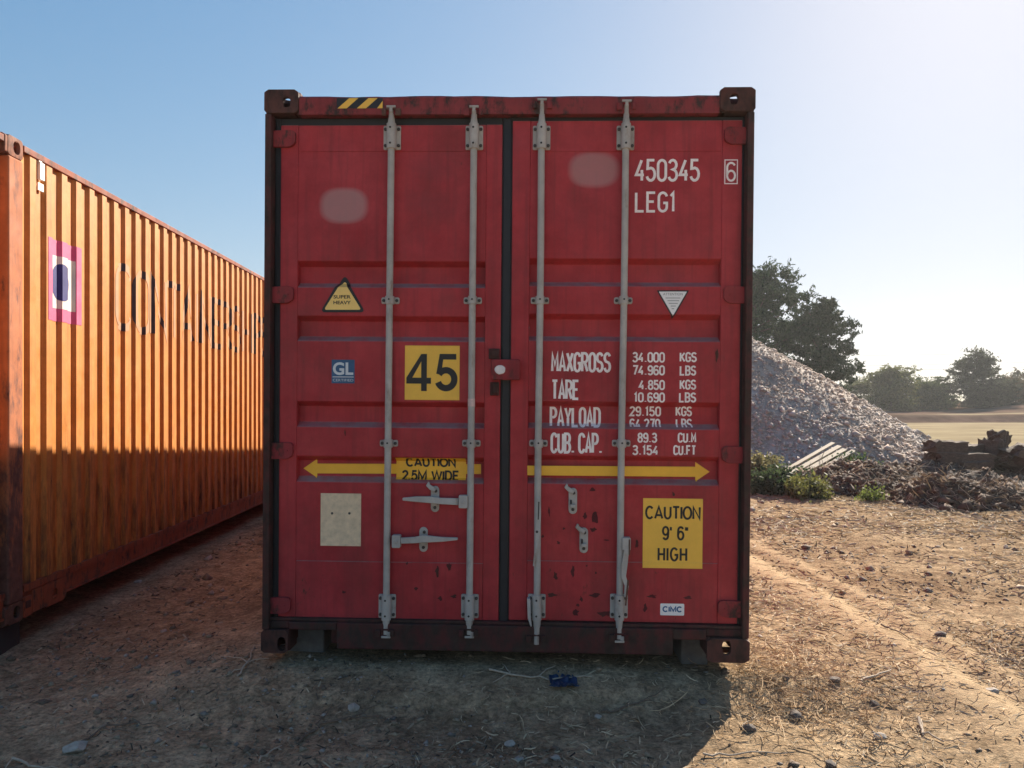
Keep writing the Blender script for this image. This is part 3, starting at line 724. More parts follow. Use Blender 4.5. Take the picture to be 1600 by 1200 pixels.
# header hazard stripes
hy = lambda u, v: .008
hz = PB(526, 153.5, 598, 169.5, .008)
decal('hazard_tape', rect(*hz), M['black'], header, .0012, hy)
ph = hz[3]-hz[1]; ww = hz[2]-hz[0]
strp = []
for f in (.02, .44, ):
    x = hz[0]+ww*f; strp += poly2([(x, hz[1]), (x+ww*.20, hz[1]), (x+ww*.20+ph*1.15, hz[3]), (x+ph*1.15, hz[3])])
strp += poly2([(hz[0]+ww*.88, hz[1]), (hz[2], hz[1]), (hz[2], hz[1]+ph*.72)])
decal('hazard_stripe', strp, M['yellow'], header, .0019, hy)

# ---- lettering on the right door ---------------------------------------------------------
def ptext(name, s, box, hw, clip=None): return decal(name, stroke_text(s, *PB(*box), hw), M['white'], dr, .0013, clip=clip)
ptext('serial_number', '450345', (992, 248, 1094, 284), .0068)
ptext('check_digit', '6', (1134.5, 253, 1150, 284), .0052)
b = PB(1132.5, 250, 1152, 287); decal('check_digit_box', [ribbon([(b[0], b[1]), (b[2], b[1]), (b[2], b[3]), (b[0], b[3]), (b[0], b[1])], .0026)], M['white'], dr, .0013, )
ptext('size_code', 'LEG1', (992, 299, 1057, 332), .0065)
rows = [('MAXGROSS', (861, 550, 955, 582)), ('TARE', (861, 593, 906, 625)), ('PAYLOAD', (859, 636, 940, 668)), ('CUB. CAP.', (860, 676, 942, 709))]
for s, bx in rows: decal('weight_heading', stroke_text(s, *PB(*bx), .0066), M['white'], dr, .0013)
lipclip = BEADS[6][2]
vals = [('34.000', (988, 550, 1039, 566.5)), ('KGS', (1062, 550, 1089, 566)), ('74.960', (988, 570.5, 1039, 586.5)), ('LBS', (1062, 571, 1088, 587)),
        ('4.850', (998, 593.5, 1039, 609.5)), ('KGS', (1062, 593, 1088, 609)), ('10.690', (990, 613, 1039, 629)), ('LBS', (1061, 613, 1088, 629)),
        ('29.150', (985, 635, 1035, 651)), ('KGS', (1058, 635, 1084, 651)),
        ('89.3', (996, 676, 1027, 692)), ('CU.M', (1059, 676, 1088, 692)), ('3.154', (988, 695.5, 1029, 711.5)), ('CU.FT', (1052, 695.5, 1088, 711.5))]
for s, bx in vals: decal('weight_value', stroke_text(s, *PB(*bx), .0044), M['white'], dr, .0013)
for s, bx in (('64.270', (985, 654.5, 1034, 672)), ('LBS', (1058, 654.5, 1084, 672))):
    decal('weight_value', stroke_text(s, *PB(*bx), .0044), M['white'], dr, .0013, clip=(P(1030, 667.5)[1], 9))
# white caution triangle
decal('notice_triangle', poly2(round_poly(PP([(1026, 453.5), (1077, 453.5), (1051.5, 498)]), .006)), M['black'], dr, .0012)
decal('notice_face', poly2(round_poly(PP([(1029.5, 455.5), (1073.5, 455.5), (1051.5, 493.5)]), .004)), M['whitestk'], dr, .0019)
tx = font_text('ATTENTION', *PB(1036, 457.5, 1067, 461.5), bold=.01)
for i, (x0, x1) in enumerate(((1040, 1063), (1043, 1061), (1045, 1059), (1048, 1056), (1049.5, 1053.5))): tx += rect(*PB(x0, 465+i*4.2, x1, 466.2+i*4.2))
decal('notice_text', tx, M['grey'], dr, .0026)
# arrow
ar = PP([(824, 727.5), (1089, 730.5), (1089, 723), (1112, 738.5), (1089, 754), (1089, 746.5), (824, 742.5)])
decal('width_arrow', poly2(ar), M['arrow'], dr, .0012)
decal('arrow_scuff', poly2([P(988+9*math.cos(t)*(.55+.35*math.sin(3*t)), 735+8*math.sin(t)*(.6+.3*math.cos(2*t))) for t in np.linspace(0, 2*PI, 16, endpoint=False)][::-1]), M['rustbit'], dr, .0019)
# height sign
decal('height_sign', rect(*PB(1004.5, 779, 1098, 888)), M['yellow'], dr, .0013)
for t_, bx in (('CAUTION', (1008, 790.5, 1095, 812)), ("9' 6\"", (1034, 822, 1076, 844.5)), ('HIGH', (1027.5, 855, 1074, 877.5))):
    decal('height_text', sign_text(t_, *PB(*bx), .0054, .46 if t_ == 'HIGH' else .26), M['black'], dr, .0021)
decal('maker_sticker', poly2(round_poly([(x, z) for x, z in (lambda b: [(b[0], b[1]), (b[2], b[1]), (b[2], b[3]), (b[0], b[3])])(PB(1031.5, 943, 1069, 961.5))], .006)), M['whitestk'], dr, .0022)
decal('maker_text', sign_text('CIMC', *PB(1035, 947, 1066, 956.5), .0034, .3), M['bluetext'], dr, .0029)
# rust scuffs with shapes of their own on the lower right door
def scuff(parent, px, py, rx, rz, seed):
    r = np.random.default_rng(seed); n = 18; ph1, ph2 = r.random(2)*6
    pts = [P(px+rx*math.cos(t)*(.75+.25*math.sin(3*t+ph1)+.12*r.standard_normal()), py-rz*math.sin(t)*(.75+.2*math.sin(2*t+ph2)+.12*r.standard_normal())) for t in np.linspace(0, 2*PI, n, endpoint=False)]
    return poly2(pts)
sc1 = []
for i, (px, py, rx, rz) in enumerate(((930, 808, 6, 16), (914, 806, 4, 6), (905, 826, 6, 5), (927, 828, 6, 5), (858, 800, 2, 9), (895, 893, 4, 10), (868, 900, 4, 9), (848, 838, 3, 3), (881, 826, 3, 2),
        (900, 958, 6, 8), (945, 959, 14, 7), (1000, 965, 14, 6), (862, 930, 9, 4), (930, 930, 9, 4), (1020, 932, 9, 4), (1075, 934, 8, 3), (908, 936, 3, 6), (917, 884, 2, 2), (931, 895, 2, 2),
        (1008, 950, 4, 8), (872, 848, 3, 4), (948, 844, 6, 1.2), (995, 850, 3, 10), (892, 980, 3, 3), (1052, 772, 3, 5), (1120, 556, 3, 12), (925, 765, 5, 5), (903, 945, 3, 4))):
    if py < 965: sc1 += scuff(dr, px, py, rx*1.0, rz*1.0, i)
decal('rust_scuff', sc1, M['scuff'] if 'scuff' in M else M.setdefault('scuff', paint('scuffed_primer', (.06, .016, .016), (.13, .022, .024), rust=(.45, .6), rough=.8)), dr, .0009)
sc2 = []
for i, (px, py, rx, rz) in enumerate(((683, 893, 4, 10), (702, 886, 5, 9), (688, 935, 4, 5), (650, 920, 4, 3), (537, 925, 4, 3), (709, 932, 6, 3), (636, 880, 2, 3), (539, 676, 1.5, 6))):
    sc2 += scuff(dl, px, py, rx*.95, rz*1.0, 50+i)
decal('rust_scuff', sc2, M['scuff'], dl, .0009)

# concrete blocks carrying the container's front corners
def block(u0, u1, y0, y1, z1, label):
    c = RED_M @ Vector(((u0+u1)/2, (y0+y1)/2, 0)); hz_ = RED_LOC.z+z1
    o = MB().box(-(u1-u0)/2, (u1-u0)/2, -(y1-y0)/2, (y1-y0)/2, -.06, hz_).build('concrete_block', M['concrete'], None, bev=.012, seg=3)
    o.location = (c.x, c.y, 0); o.rotation_euler = (0, 0, RED_ROT[2]); tag(o, label, 'concrete block', 'concrete blocks under the red container')
bu0 = P(470, 1005, .2)[0]; bu1 = P(506, 1005, .2)[0]
block(bu0-.12, bu1, .20, .48, .075, 'grey concrete block under the left front corner of the red container')
bu0 = P(1064, 1015, .2)[0]; bu1 = P(1108, 1015, .2)[0]
block(bu0, bu1-.005, .20, .48, .085, 'grey concrete block under the right front corner of the red container')
block(-W2+.05, -W2+.40, LEN-.5, LEN-.2, .0, 'grey concrete block under the far left corner of the red container')
block(W2-.40, W2-.05, LEN-.5, LEN-.2, .0, 'grey concrete block under the far right corner of the red container')

# ------------------------------------------------------------------ orange container
OR1, OR2 = (.56, .205, .036), (.66, .265, .065)
M['orange'] = paint('orange_paint', OR1, OR2, rustc=(.05, .02, .012), low=(.05, 1.3, .27), rust=(.60, .88), rough=.5, rs=(1.8, 1.8, .3))
M['orange_frame'] = paint('orange_frame_paint', (.38, .125, .05), (.52, .18, .075), rustc=(.09, .04, .03), low=(.1, 1.75, .26), rust=(.55, .70), rough=.65, rs=(1.6, 1.6, .5))
M['orange_rail'] = paint('orange_rail_paint', (.22, .05, .022), (.33, .08, .03), rustc=(.04, .018, .013), rust=(.5, .62), rough=.65)
M['oldtext'] = paint('worn_dark_lettering', (.05, .045, .055), (.09, .075, .08), rust=(.9, .95), streak=False, rough=.6)
M['fadedtext'] = paint('faded_grey_lettering', (.46, .26, .15), (.56, .27, .11), rust=(.9, .95), streak=False, rough=.6)
M['pink'] = paint('pink_paint', (.62, .09, .20), (.70, .14, .26), rust=(.8, .9), streak=False)
M['cream'] = paint('cream_paint', (.72, .62, .52), (.78, .70, .6), rust=(.8, .9), streak=False)
M['navy'] = paint('navy_paint', (.03, .03, .14), (.05, .05, .19), rust=(.8, .9), streak=False)
OYAW = math.atan(38/F); D = 2.82; OZ = H-1.327
org = empty('shipping_container', (0, 0, OZ), (0, 0, OYAW))
tag(org, 'long orange corrugated shipping container with rust streaks, standing left of the red one', 'shipping container')
DY = D*math.sin(OYAW)                       # shift along the side from its yaw
XO = -D                                     # outer plane of the visible long side
Y0, Y1 = 3.87, 17.5; WID = 2.5
PW = .145; PY = 4.555+DY                       # 40 ft post
PITCH, OE = .18, .022
def corr_profile(xface, s, ya, yb, phase, pitch=PITCH, e=OE, fl_=.066, run=.024):
    """(x, y) polyline; s = direction into the container; outer flats start at phase + k*pitch"""
    pts = [(xface, ya)]; k = math.floor((ya-phase)/pitch)+1
    y = phase+k*pitch-pitch
    while y < yb:
        for dy, d in ((0, 0), (fl_, 0), (fl_+run, e), (pitch-run, e)):
            if ya+.004 < y+dy < yb-.004: pts.append((xface+s*d, y+dy))
        y += pitch
    pts.append((xface, yb)); return pts
ZB, ZT = .20, HT-.05
def corr_panel(pts, z0, z1, name, mat, parent, thick=.003):
    n = len(pts); mb = MB(); zs = np.linspace(z0, z1, 9)
    r = np.random.default_rng(len(pts))
    for j, z in enumerate(zs):
        for i, p in enumerate(pts):
            wob = .0012*float(fbm(np.array(p[1]*1.7), np.array(z*1.9+3), 3)) if 0 < j < 8 else 0
            mb.v.append((p[0]+wob, p[1]+wob*.6, z))
    for j in range(8):
        for i in range(n-1): mb.f.append((j*n+i, j*n+i+1, (j+1)*n+i+1, (j+1)*n+i)); mb.m.append(0)
    return mb.build(name, mat, parent)
XS = XO-.012
PH = 4.793+DY
corr_panel(corr_profile(XS, -1, PY+PW, Y1-.16, PH), ZB, ZT, 'side_panel', M['orange'], org)
corr_panel(corr_profile(XS, -1, Y0+.16, PY-.10, PH), ZB, ZT, 'side_panel', M['orange'], org)
k = MB(); k.box(XO-.11, XO-.062, PY-.0995, PY-.0005, ZB, ZT-.08); k.box(XO-.0615, XO-.014, PY-.1025, PY-.0995, ZB, ZT-.08); k.build('post_recess', M['orange'], org)
XB = XO-WID
corr_panel(corr_profile(XB+.012, 1, Y0+.16, Y1-.16, PH), ZB, ZT, 'side_panel', M['orange'], org)
for xf, s in ((XO, -1), (XB, 1)):
    for (ya, yb) in ((Y0+.179, PY-.02), (PY+.165, Y1-.179)):
        MB().box(xf+s*.004, xf+s*.07, ya, yb, ZT-.004+.001, HT-.012).build('top_side_rail', M['orange_rail'], org, bev=.004)
        # bottom rail: C-section with lips
        k = MB(); k.box(xf+s*.004, xf+s*.055, ya, yb, .158, .199); k.box(xf+s*.016, xf+s*.05, ya, yb, .055, .1575); k.box(xf+s*.006, xf+s*.05, ya, yb, .04, .0545)
        k.box(xf+s*.014, xf+s*.0155, ya, yb, .10, .108)
        k.build('bottom_side_rail', M['orange_rail'], org, bev=.003)
# lashing plate with round hole beside the post
k = MB(); holed_plate(k, (XO-.003, PY+.37, .002), (0, 1, 0), (0, 0, 1), .26, .15, .01, (.13, .065), (.034, .034))
k.box(XO-.014, XO-.004, PY+.25, PY+.369, .01, .15); k.box(XO-.018, XO-.003, PY+.155, PY+.245, .002, .125); k.box(XO-.0025, XO+.002, PY+.175, PY+.225, .055, .10, 1)
k.build('lashing_plate', [M['orange_rail'], M['casting']], org, bev=.003)
# posts: 40 ft post, corner posts
def opost(xf, s, ya, yb):
    k = MB(); k.box(xf-s*.003, xf+s*.10, ya, yb, .119, HT-.119)
    return k.build('corner_post', M['orange_frame'], org, bev=.012, seg=3)
opost(XO, -1, PY, PY+PW); opost(XB, 1, PY, PY+PW)
opost(XO, -1, Y0+.02, Y0+.16); opost(XB, 1, Y0+.02, Y0+.16); opost(XO, -1, Y1-.16, Y1-.01); opost(XB, 1, Y1-.16, Y1-.01)
M['ocast'] = paint('orange_casting', (.25, .10, .06), (.36, .15, .09), rustc=(.08, .035, .024), rust=(.46, .6), low=(0, .4, .25), rough=.75)
for (z0, z1, tp) in ((HT-.118, HT+.004, True), (-.003, .118, False)):
    casting(XO, PY-.03, z0, z1, -1, 1, tp, M['ocast'], org)
    casting(XB, PY-.03, z0, z1, 1, 1, tp, M['ocast'], org)
    casting(XO, Y0, z0, z1, -1, 1, tp, M['ocast'], org); casting(XB, Y0, z0, z1, 1, 1, tp, M['ocast'], org)
    casting(XO, Y1, z0, z1, -1, -1, tp, M['ocast'], org); casting(XB, Y1, z0, z1, 1, -1, tp, M['ocast'], org)
# end wall, roof, floor
k = MB(); pts = []
x = XB+.17
while x < XO-.3:
    for dx, d in ((0, .03), (.06, .03), (.09, .06), (.15, .06)): pts.append((x+dx, Y0+d))
    x += .18
n = len(pts); k.add([(p[0], p[1], .119) for p in pts]+[(p[0], p[1], HT-.06) for p in pts], [(i, i+1, n+i+1, n+i) for i in range(n-1)])
k.build('end_panel', M['orange'], org)
MB().box(XB+.17, XO-.17, Y1-.06, Y1-.02, .119, HT-.06).build('end_panel', M['orange'], org)
MB().box(XB+.179, XO-.179, Y0+.02, Y0+.12, HT-.0595, HT-.015).build('end_rail', M['orange_rail'], org, bev=.004)
MB().box(XB+.179, XO-.179, Y0+.02, Y0+.12, .0, .118).build('end_rail', M['orange_rail'], org, bev=.004)
MB().box(XB+.071, XO-.071, Y0+.18, Y1-.18, HT-.03, HT-.02).build('roof_panel', M['orange'], org)
MB().box(XB+.08, XO-.08, Y0+.18, Y1-.2, .07, .15).build('floor', M['floor'], org)
# small white vent near the post
def oy(px): return D*F/(762-px)+DY
ya = oy(63.5); yb = oy(72)
zt = lambda px, py: 1.327-(py-CY)/F*(oy(px)-DY)
k = MB(); v0 = zt(68, 299); v1 = zt(68, 250)
k.box(XS-.012, XS+.008, ya+.008, yb, v0+.07, v1-.02); k.box(XS-.012, XS-.001, ya+.002, yb+.004, v0, v0+.05); k.prism([(0, 0)]*0 or [(XS-.012, v1-.0195), (XS+.007, v1-.0195), (XS-.006, v1+.02), (XS-.012, v1+.02)], ya, ya+.035)
k.build('vent_cover', M['whitestk'], org, bev=.003)
# painted emblem and worn lettering following the corrugation
def corr_breaks(ya, yb):
    out = []; k = math.floor((ya-PH)/PITCH)-1
    y = PH+k*PITCH
    while y < yb:
        for dy in (0, .066, .09, .156): out.append(y+dy)
        y += PITCH
    return [b for b in out if ya < b < yb]
def corr_d(y):
    t = (y-PH) % PITCH
    if t < .066: return 0
    if t < .09: return OE*(t-.066)/.024
    if t < .156: return OE
    return OE*(1-(t-.156)/.024)
def corr_decal(name, pieces, mats, lift=.004):
    """pieces in (y, z) on the corrugated side; faces on outer and inner flats use mats[0], slopes mats[1]"""
    bm = bmesh.new()
    for vs, fs in pieces:
        bv = [bm.verts.new((0, v[0], v[1])) for v in vs]
        for f in fs:
            try: bm.faces.new([bv[i] for i in f])
            except ValueError: pass
    ymin = min(v.co.y for v in bm.verts); ymax = max(v.co.y for v in bm.verts)
    for y in corr_breaks(ymin, ymax):
        bmesh.ops.bisect_plane(bm, geom=bm.verts[:]+bm.edges[:]+bm.faces[:], plane_co=(0, y, 0), plane_no=(0, 1, 0))
    bmesh.ops.triangulate(bm, faces=[f for f in bm.faces if len(f.verts) > 4])
    for f in bm.faces:
        t = (f.calc_center_median().y-PH) % PITCH
        f.material_index = 1 if (t > .156 and len(mats) > 1) else 0
    for v in bm.verts: v.co.x = XS-corr_d(v.co.y)+lift
    bm.normal_update()
    for f in bm.faces:
        if f.normal.x < 0: f.normal_flip()
    me = bpy.data.meshes.new(name); bm.to_mesh(me); bm.free()
    for m in mats: me.materials.append(m)
    o = bpy.data.objects.new(name, me); COL.objects.link(o); o.parent = org; return o
def OB(x0, y0, x1, y1):
    xm = (x0+x1)/2; return oy(x0), zt(xm, y1), oy(x1), zt(xm, y0)
corr_decal('painted_emblem', rect(*OB(79, 379, 131, 504)), [M['pink']], .0022)
corr_decal('emblem_ground', rect(*OB(87.5, 403, 122, 484)), [M['cream']], .0032)
e = OB(88, 413, 115, 471); corr_decal('emblem_dot', ellipse((e[0]+e[2])/2, (e[1]+e[3])/2, (e[2]-e[0])/2, (e[3]-e[1])/2), [M['navy']], .0042)
zl0 = zt(225, 523); zl1 = zt(225, 422)
pcs = []
for ch, ya in (('C', 5.90), ('O', 6.22), ('N', 6.55), ('T', 6.87), ('A', 7.19), ('I', 7.50), ('N', 7.66), ('E', 7.98), ('R', 8.30), ('S', 8.62), ('H', 8.94), ('I', 9.26), ('P', 9.42), ('S', 9.74)):
    wl = .25 if ch != 'I' else .07; ya += DY+.02
    for st_ in GL[ch]: pcs.append(ribbon([(ya+px*wl, zl0+.03+pz*(zl1-zl0-.06)) for px, pz in st_], .031))
corr_decal('worn_lettering', pcs, [M['fadedtext'], M['oldtext']], .0022)
# blocks under the orange container
for (x, y, lb) in ((XO-.16, PY+.07, 'dark block under the near post of the orange container'), (XO-.16, Y1-.3, 'dark block under the far corner of the orange container'), (XB+.2, PY+.07, 'dark block under the hidden side of the orange container')):
    c = org.matrix_basis @ Vector((x, y, 0))
    o = MB().box(-.13, .13, -.10, .10, -.06, OZ-.004).build('concrete_block', M['floor'], None, bev=.01); o.location = (c.x, c.y, 0); o.rotation_euler = (0, 0, OYAW)
    tag(o, lb, 'concrete block', 'blocks under the orange container')

# ------------------------------------------------------------------ ground
def smooth(a, b, x): t = np.clip((x-a)/(b-a), 0, 1); return t*t*(3-2*t)
T1 = lambda y: 2.36-.018*(y-3.5)**2*.9-.03*np.sin(y*2.1)
T2 = lambda y: 2.66-.010*(y-3.6)**2-.02*np.sin(y*1.7+1)
def track_mask(x, y):
    wob = .04*fbm(x*3, y*3, 3)
    a = np.exp(-((x-T1(y)+wob*1.6)/.17)**2); b = np.exp(-((x-T2(y)+wob)/.085)**2)*.8
    f = smooth(1.0, 3.2, y)*(1-smooth(7.2, 9.5, y)); return a*f, b*f
def gh(x, y):
    x = np.asarray(x, float); y = np.asarray(y, float)
    near = np.clip(1-(np.hypot(x, y)-14)/30, .15, 1)
    h = .05*fbm(x*.55, y*.55, 3)*near+.022*fbm(x*3.1+9, y*3.1, 4)*near+.012*fbm(x*11, y*11, 3)*near
    a, b = track_mask(x, y); h = h*(1-.6*np.clip(a+b, 0, 1))+.028*a+.022*b-.016*np.exp(-((x-(T1(y)+T2(y))/2)/.09)**2)*smooth(1, 3, y)*(1-smooth(7, 9, y))
    # low banks at the far edge of the field
    far = smooth(51, 53.2, y+1.5*fbm(x*.1, y*.1, 2))*smooth(10, 16, x)*(.42+.25*fbm(x*.15, y*.15, 2)+.75*smooth(35, 47, x))*(1-smooth(120, 200, y))
    rise = (.115-.045*smooth(.3, 1.1, x))*smooth(3.45+.15*smooth(0, .9, x), 4.05, y)*(1-smooth(10, 15, y))*(1-smooth(1.25, 2.3, np.abs(x)))
    return h*(1-.7*(rise > .05))+rise+far-.004
def axis(a, b, step, lo, hi, g=1.055):
    mid = list(np.arange(a, b, step)); up = [b]; s = step
    while up[-1] < hi: s *= g; up.append(up[-1]+s)
    dn = []; s = step; c = a
    while c > lo: s *= g; c -= s; dn.append(c)
    return np.array(dn[::-1]+mid+up)
gx = axis(-3.2, 5.2, .03, -900, 900); gy = np.sort(np.r_[axis(1.9, 8.0, .03, -600, 1600), np.arange(48.13, 56, .37)])
XX, YY = np.meshgrid(gx, gy); ZZ = gh(XX, YY)
V = np.c_[XX.ravel(), YY.ravel(), ZZ.ravel()]; nx, ny = len(gx), len(gy)
idx = np.arange(nx*ny).reshape(ny, nx)
Q = np.stack([idx[:-1, :-1], idx[:-1, 1:], idx[1:, 1:], idx[1:, :-1]], -1).reshape(-1, 4)
a, b = track_mask(XX, YY); tm = np.clip(a+b+1-smooth(-4, -1, YY), 0, 1).ravel()  # unseen ground behind the camera made pale to bounce light onto the doors
fieldm = smooth(17, 24, YY).ravel()
m, n, l, bs = new_mat('dry_earth'); co = objco(n)
c1 = ramp(n, l, noise(n, l, co, .9, 6, .65), [(.33, (.19, .128, .084)), (.5, (.35, .25, .16)), (.68, (.52, .395, .26))])
c2 = ramp(n, l, noise(n, l, co, 7, 8, .72), [(.32, (.10, .074, .053)), (.5, (.34, .255, .17)), (.66, (.66, .51, .34))])
col = mixc(n, l, .55, c1, c2)
c3 = ramp(n, l, noise(n, l, co, 42, 5, .7), [(.34, (.44, .42, .38)), (.52, (1.03, 1, .95)), (.70, (1.66, 1.5, 1.3))]); col = mixc(n, l, .8, col, c3, 'MULTIPLY')
red_ = ramp(n, l, noise(n, l, co, .5, 3), [(.5, (0, 0, 0)), (.65, (.3,)*3)]); col = mixc(n, l, red_, col, (.19, .11, .06))
at = n.new('ShaderNodeAttribute'); at.attribute_name = 'col'; sp = n.new('ShaderNodeSeparateColor'); l.new(at.outputs[0], sp.inputs[0])
pale = ramp(n, l, noise(n, l, co, 16, 6, .7), [(.3, (.46, .33, .20)), (.7, (.64, .48, .30))])
tf = mth(n, l, 'MULTIPLY', sp.outputs[0], ramp(n, l, noise(n, l, co, 9, 5, .7), [(.3, (.25,)*3), (.55, (1, 1, 1))]))
col = mixc(n, l, tf, col, pale)
fld = ramp(n, l, noise(n, l, co, .25, 6, .7, (1, 1.6, 1)), [(.35, (.26, .20, .125)), (.6, (.38, .305, .19)), (.75, (.29, .24, .135))])
col = mixc(n, l, sp.outputs[1], col, fld)
col = mixc(n, l, sp.outputs[2], col, ramp(n, l, noise(n, l, co, .6, 5), [(.35, (.10, .065, .05)), (.7, (.19, .12, .09))]))
l.new(col, bs.inputs['Base Color']); bs.inputs['Roughness'].default_value = .95
bs.inputs['Specular IOR Level'].default_value = 0.
hh = mth(n, l, 'ADD', mth(n, l, 'MULTIPLY', noise(n, l, co, 26, 6, .7), .7), mth(n, l, 'MULTIPLY', noise(n, l, co, 90, 4, .7), .35))
bump(n, l, bs, hh, .8, .03); M['earth'] = m
bankm = (smooth(50.4, 51.4, YY+1.5*fbm(XX*.1, YY*.1, 2))*smooth(10, 16, XX)).ravel()
stripe = np.exp(-((YY-(57+ .12*(XX-40)))/1.6)**2).ravel()
bankm = bankm*(1-.9*stripe)
g = np_mesh('ground', V, Q, M['earth'], np.c_[tm, fieldm, bankm], smooth=True); tag(g, kind='structure')

# ------------------------------------------------------------------ scattered straw, chips and pebbles (countless)
def litter(name, N, sampler, lens, wid, colA, colB, curve=.5, lift=.006, tilt=.25, seg=3, seed=1, mat=None, parent=None, hfun=gh):
    r = np.random.default_rng(seed); x, y = sampler(r, N); N = len(x)
    L = r.uniform(*lens, N)*r.uniform(.5, 1.4, N); th = r.uniform(0, 2*PI, N); W = r.uniform(*wid, N)
    pk = np.clip(np.hypot(x, y)/5, .85, 2.6) if parent is None else 1; L = L*pk; W = W*pk
    kap = r.normal(0, curve, N)*6; dz = r.normal(0, tilt, N)
    t = np.linspace(-.5, .5, seg+1); V = np.zeros((N, seg+1, 2, 3)); cx = x.copy(); cy = y.copy(); ang = th-kap*.25
    base = hfun(x, y)+lift
    px, py = x.copy(), y.copy()
    for i in range(seg+1):
        a = th+kap*t[i]
        if i: px = px+np.cos(a)*L/seg; py = py+np.sin(a)*L/seg
        z = np.maximum(base+dz*L*t[i]+r.normal(0, .12, N)*L*.2, hfun(px, py)+.001)
        tp = W*(1-.6*abs(t[i])*2)
        for k, s in enumerate((-1, 1)):
            V[:, i, k, 0] = px-np.sin(a)*tp*s*.5; V[:, i, k, 1] = py+np.cos(a)*tp*s*.5; V[:, i, k, 2] = z+s*tp*.3
    idx = np.arange(N*(seg+1)*2).reshape(N, seg+1, 2)
    Q = np.stack([idx[:, :-1, 0], idx[:, 1:, 0], idx[:, 1:, 1], idx[:, :-1, 1]], -1).reshape(-1, 4)
    f = r.random(N)**1.2; c = np.array(colA)*(1-f[:, None])+np.array(colB)*f[:, None]; c = c*r.uniform(.7, 1.2, (N, 1))
    return np_mesh(name, V.reshape(-1, 3), Q, mat or M['straw'], np.repeat(c, (seg+1)*2, 0), parent)
M['straw'] = vcol('dry_straw', .85, .15, 30)
def under(x, y):
    return (np.abs(x) < 1.3) & (y > 4.15) & (y < 18)
def keep(x, y, r, p):
    ox = x < -2.9-.03*0
    tr = np.sum(track_mask(x, y), 0)
    k = (r.random(len(x)) < p) & ~under(x, y) & ~(ox & (y > 3)) & (r.random(len(x)) > tr*.8); return x[k], y[k]
def s_right(r, N):
    y = np.exp(r.uniform(np.log(2.2), np.log(19), N)); x = r.uniform(-.05, .75, N)*y+r.normal(0, .2, N)
    p = np.clip(.35+1.3*fbm(x*.9, y*.9, 3), .02, 1)*np.where((x < 1.3) & (y < 4.2), .35, 1); return keep(x, y, r, p)
def s_left(r, N):
    y = np.exp(r.uniform(np.log(2.2), np.log(13), N)); x = r.uniform(-.72, .35, N)*y
    p = np.clip(.25+1.5*fbm(x*1.1+7, y*1.1, 3), .02, 1); return keep(x, y, r, p)
def s_corner(r, N):
    x = 1.25+r.normal(0, .28, N)+.12; y = 3.95+r.normal(0, .30, N); return keep(x, y, r, np.where((x < 1.05) & (y > 3.9), 0, 1.))
STR_A, STR_B = (.25, .175, .10), (.74, .57, .36)
o = litter('straw_litter', 52000, s_right, (.025, .10), (.004, .009), STR_A, STR_B, .2, .006, .2, 3, 1)
tag(o, kind='stuff')
tag(litter('straw_litter', 5000, s_left, (.02, .075), (.002, .005), (.12, .085, .06), (.46, .36, .25), .2, .005, .15, 3, 2), kind='stuff')
tag(litter('straw_litter', 1500, s_corner, (.07, .20), (.003, .006), (.40, .24, .12), (.72, .52, .30), .5, .015, .35, 4, 3), kind='stuff')
def s_chips(r, N):
    y = np.exp(r.uniform(np.log(2.1), np.log(20), N)); x = r.uniform(-.72, .75, N)*y
    p = np.clip(.4+1.2*fbm(x*1.3+3, y*1.3, 3), .05, 1); return keep(x, y, r, p)
tag(litter('bark_chips', 34000, s_chips, (.012, .04), (.008, .022), (.045, .032, .023), (.50, .38, .25), .1, .004, .5, 1, 4), kind='stuff')
def rocks(name, x, y, z, s, cols, mat, seed=0, flat=.65, parent=None):
    r = np.random.default_rng(seed); N = len(x)
    base = np.array([(1,0,0),(-1,0,0),(0,1,0),(0,-1,0),(0,0,1),(0,0,-1)], float)
    tri = np.array([(0,2,4),(2,1,4),(1,3,4),(3,0,4),(2,0,5),(1,2,5),(3,1,5),(0,3,5)])
    V = base[None]*(r.uniform(.6, 1.3, (N, 6, 1)))+r.normal(0, .22, (N, 6, 3)); V[:, :, 2] *= flat
    a = r.uniform(0, 2*PI, N); c, sn = np.cos(a)[:, None], np.sin(a)[:, None]
    X = V[:, :, 0]*c-V[:, :, 1]*sn; Y = V[:, :, 0]*sn+V[:, :, 1]*c
    V = np.stack([X, Y, V[:, :, 2]], -1)*s[:, None, None]+np.stack([x, y, z], -1)[:, None]
    Q = (tri[None]+(np.arange(N)*6)[:, None, None]).reshape(-1, 3)
    return np_mesh(name, V.reshape(-1, 3), Q, mat, np.repeat(cols, 6, 0), parent)
M['rock'] = vcol('loose_rock', .9, 0, 60)
r = np.random.default_rng(12); x, y = s_chips(r, 9000); s = np.clip(r.lognormal(math.log(.009), .5, len(x)), .004, .035)*np.clip(y/5, .8, 2.2)
f = r.random((len(x), 1)); cols = np.array((.12, .09, .07))*(1-f)+np.array((.42, .36, .30))*f
o = rocks('pebbles', x, y, gh(x, y)+s*.15, s, cols, M['rock'], 3); tag(o, kind='stuff')

r = np.random.default_rng(77); x, y = s_chips(r, 7000); s = np.clip(r.lognormal(math.log(.012), .55, len(x)), .005, .04)*np.clip(y/5, .8, 2.2)
f = r.random((len(x), 1)); cols = np.array((.13, .088, .06))*(1-f)+np.array((.34, .25, .165))*f
o = rocks('clods', x, y, gh(x, y)+s*.1, s, cols, M['rock'], 5); tag(o, kind='stuff')
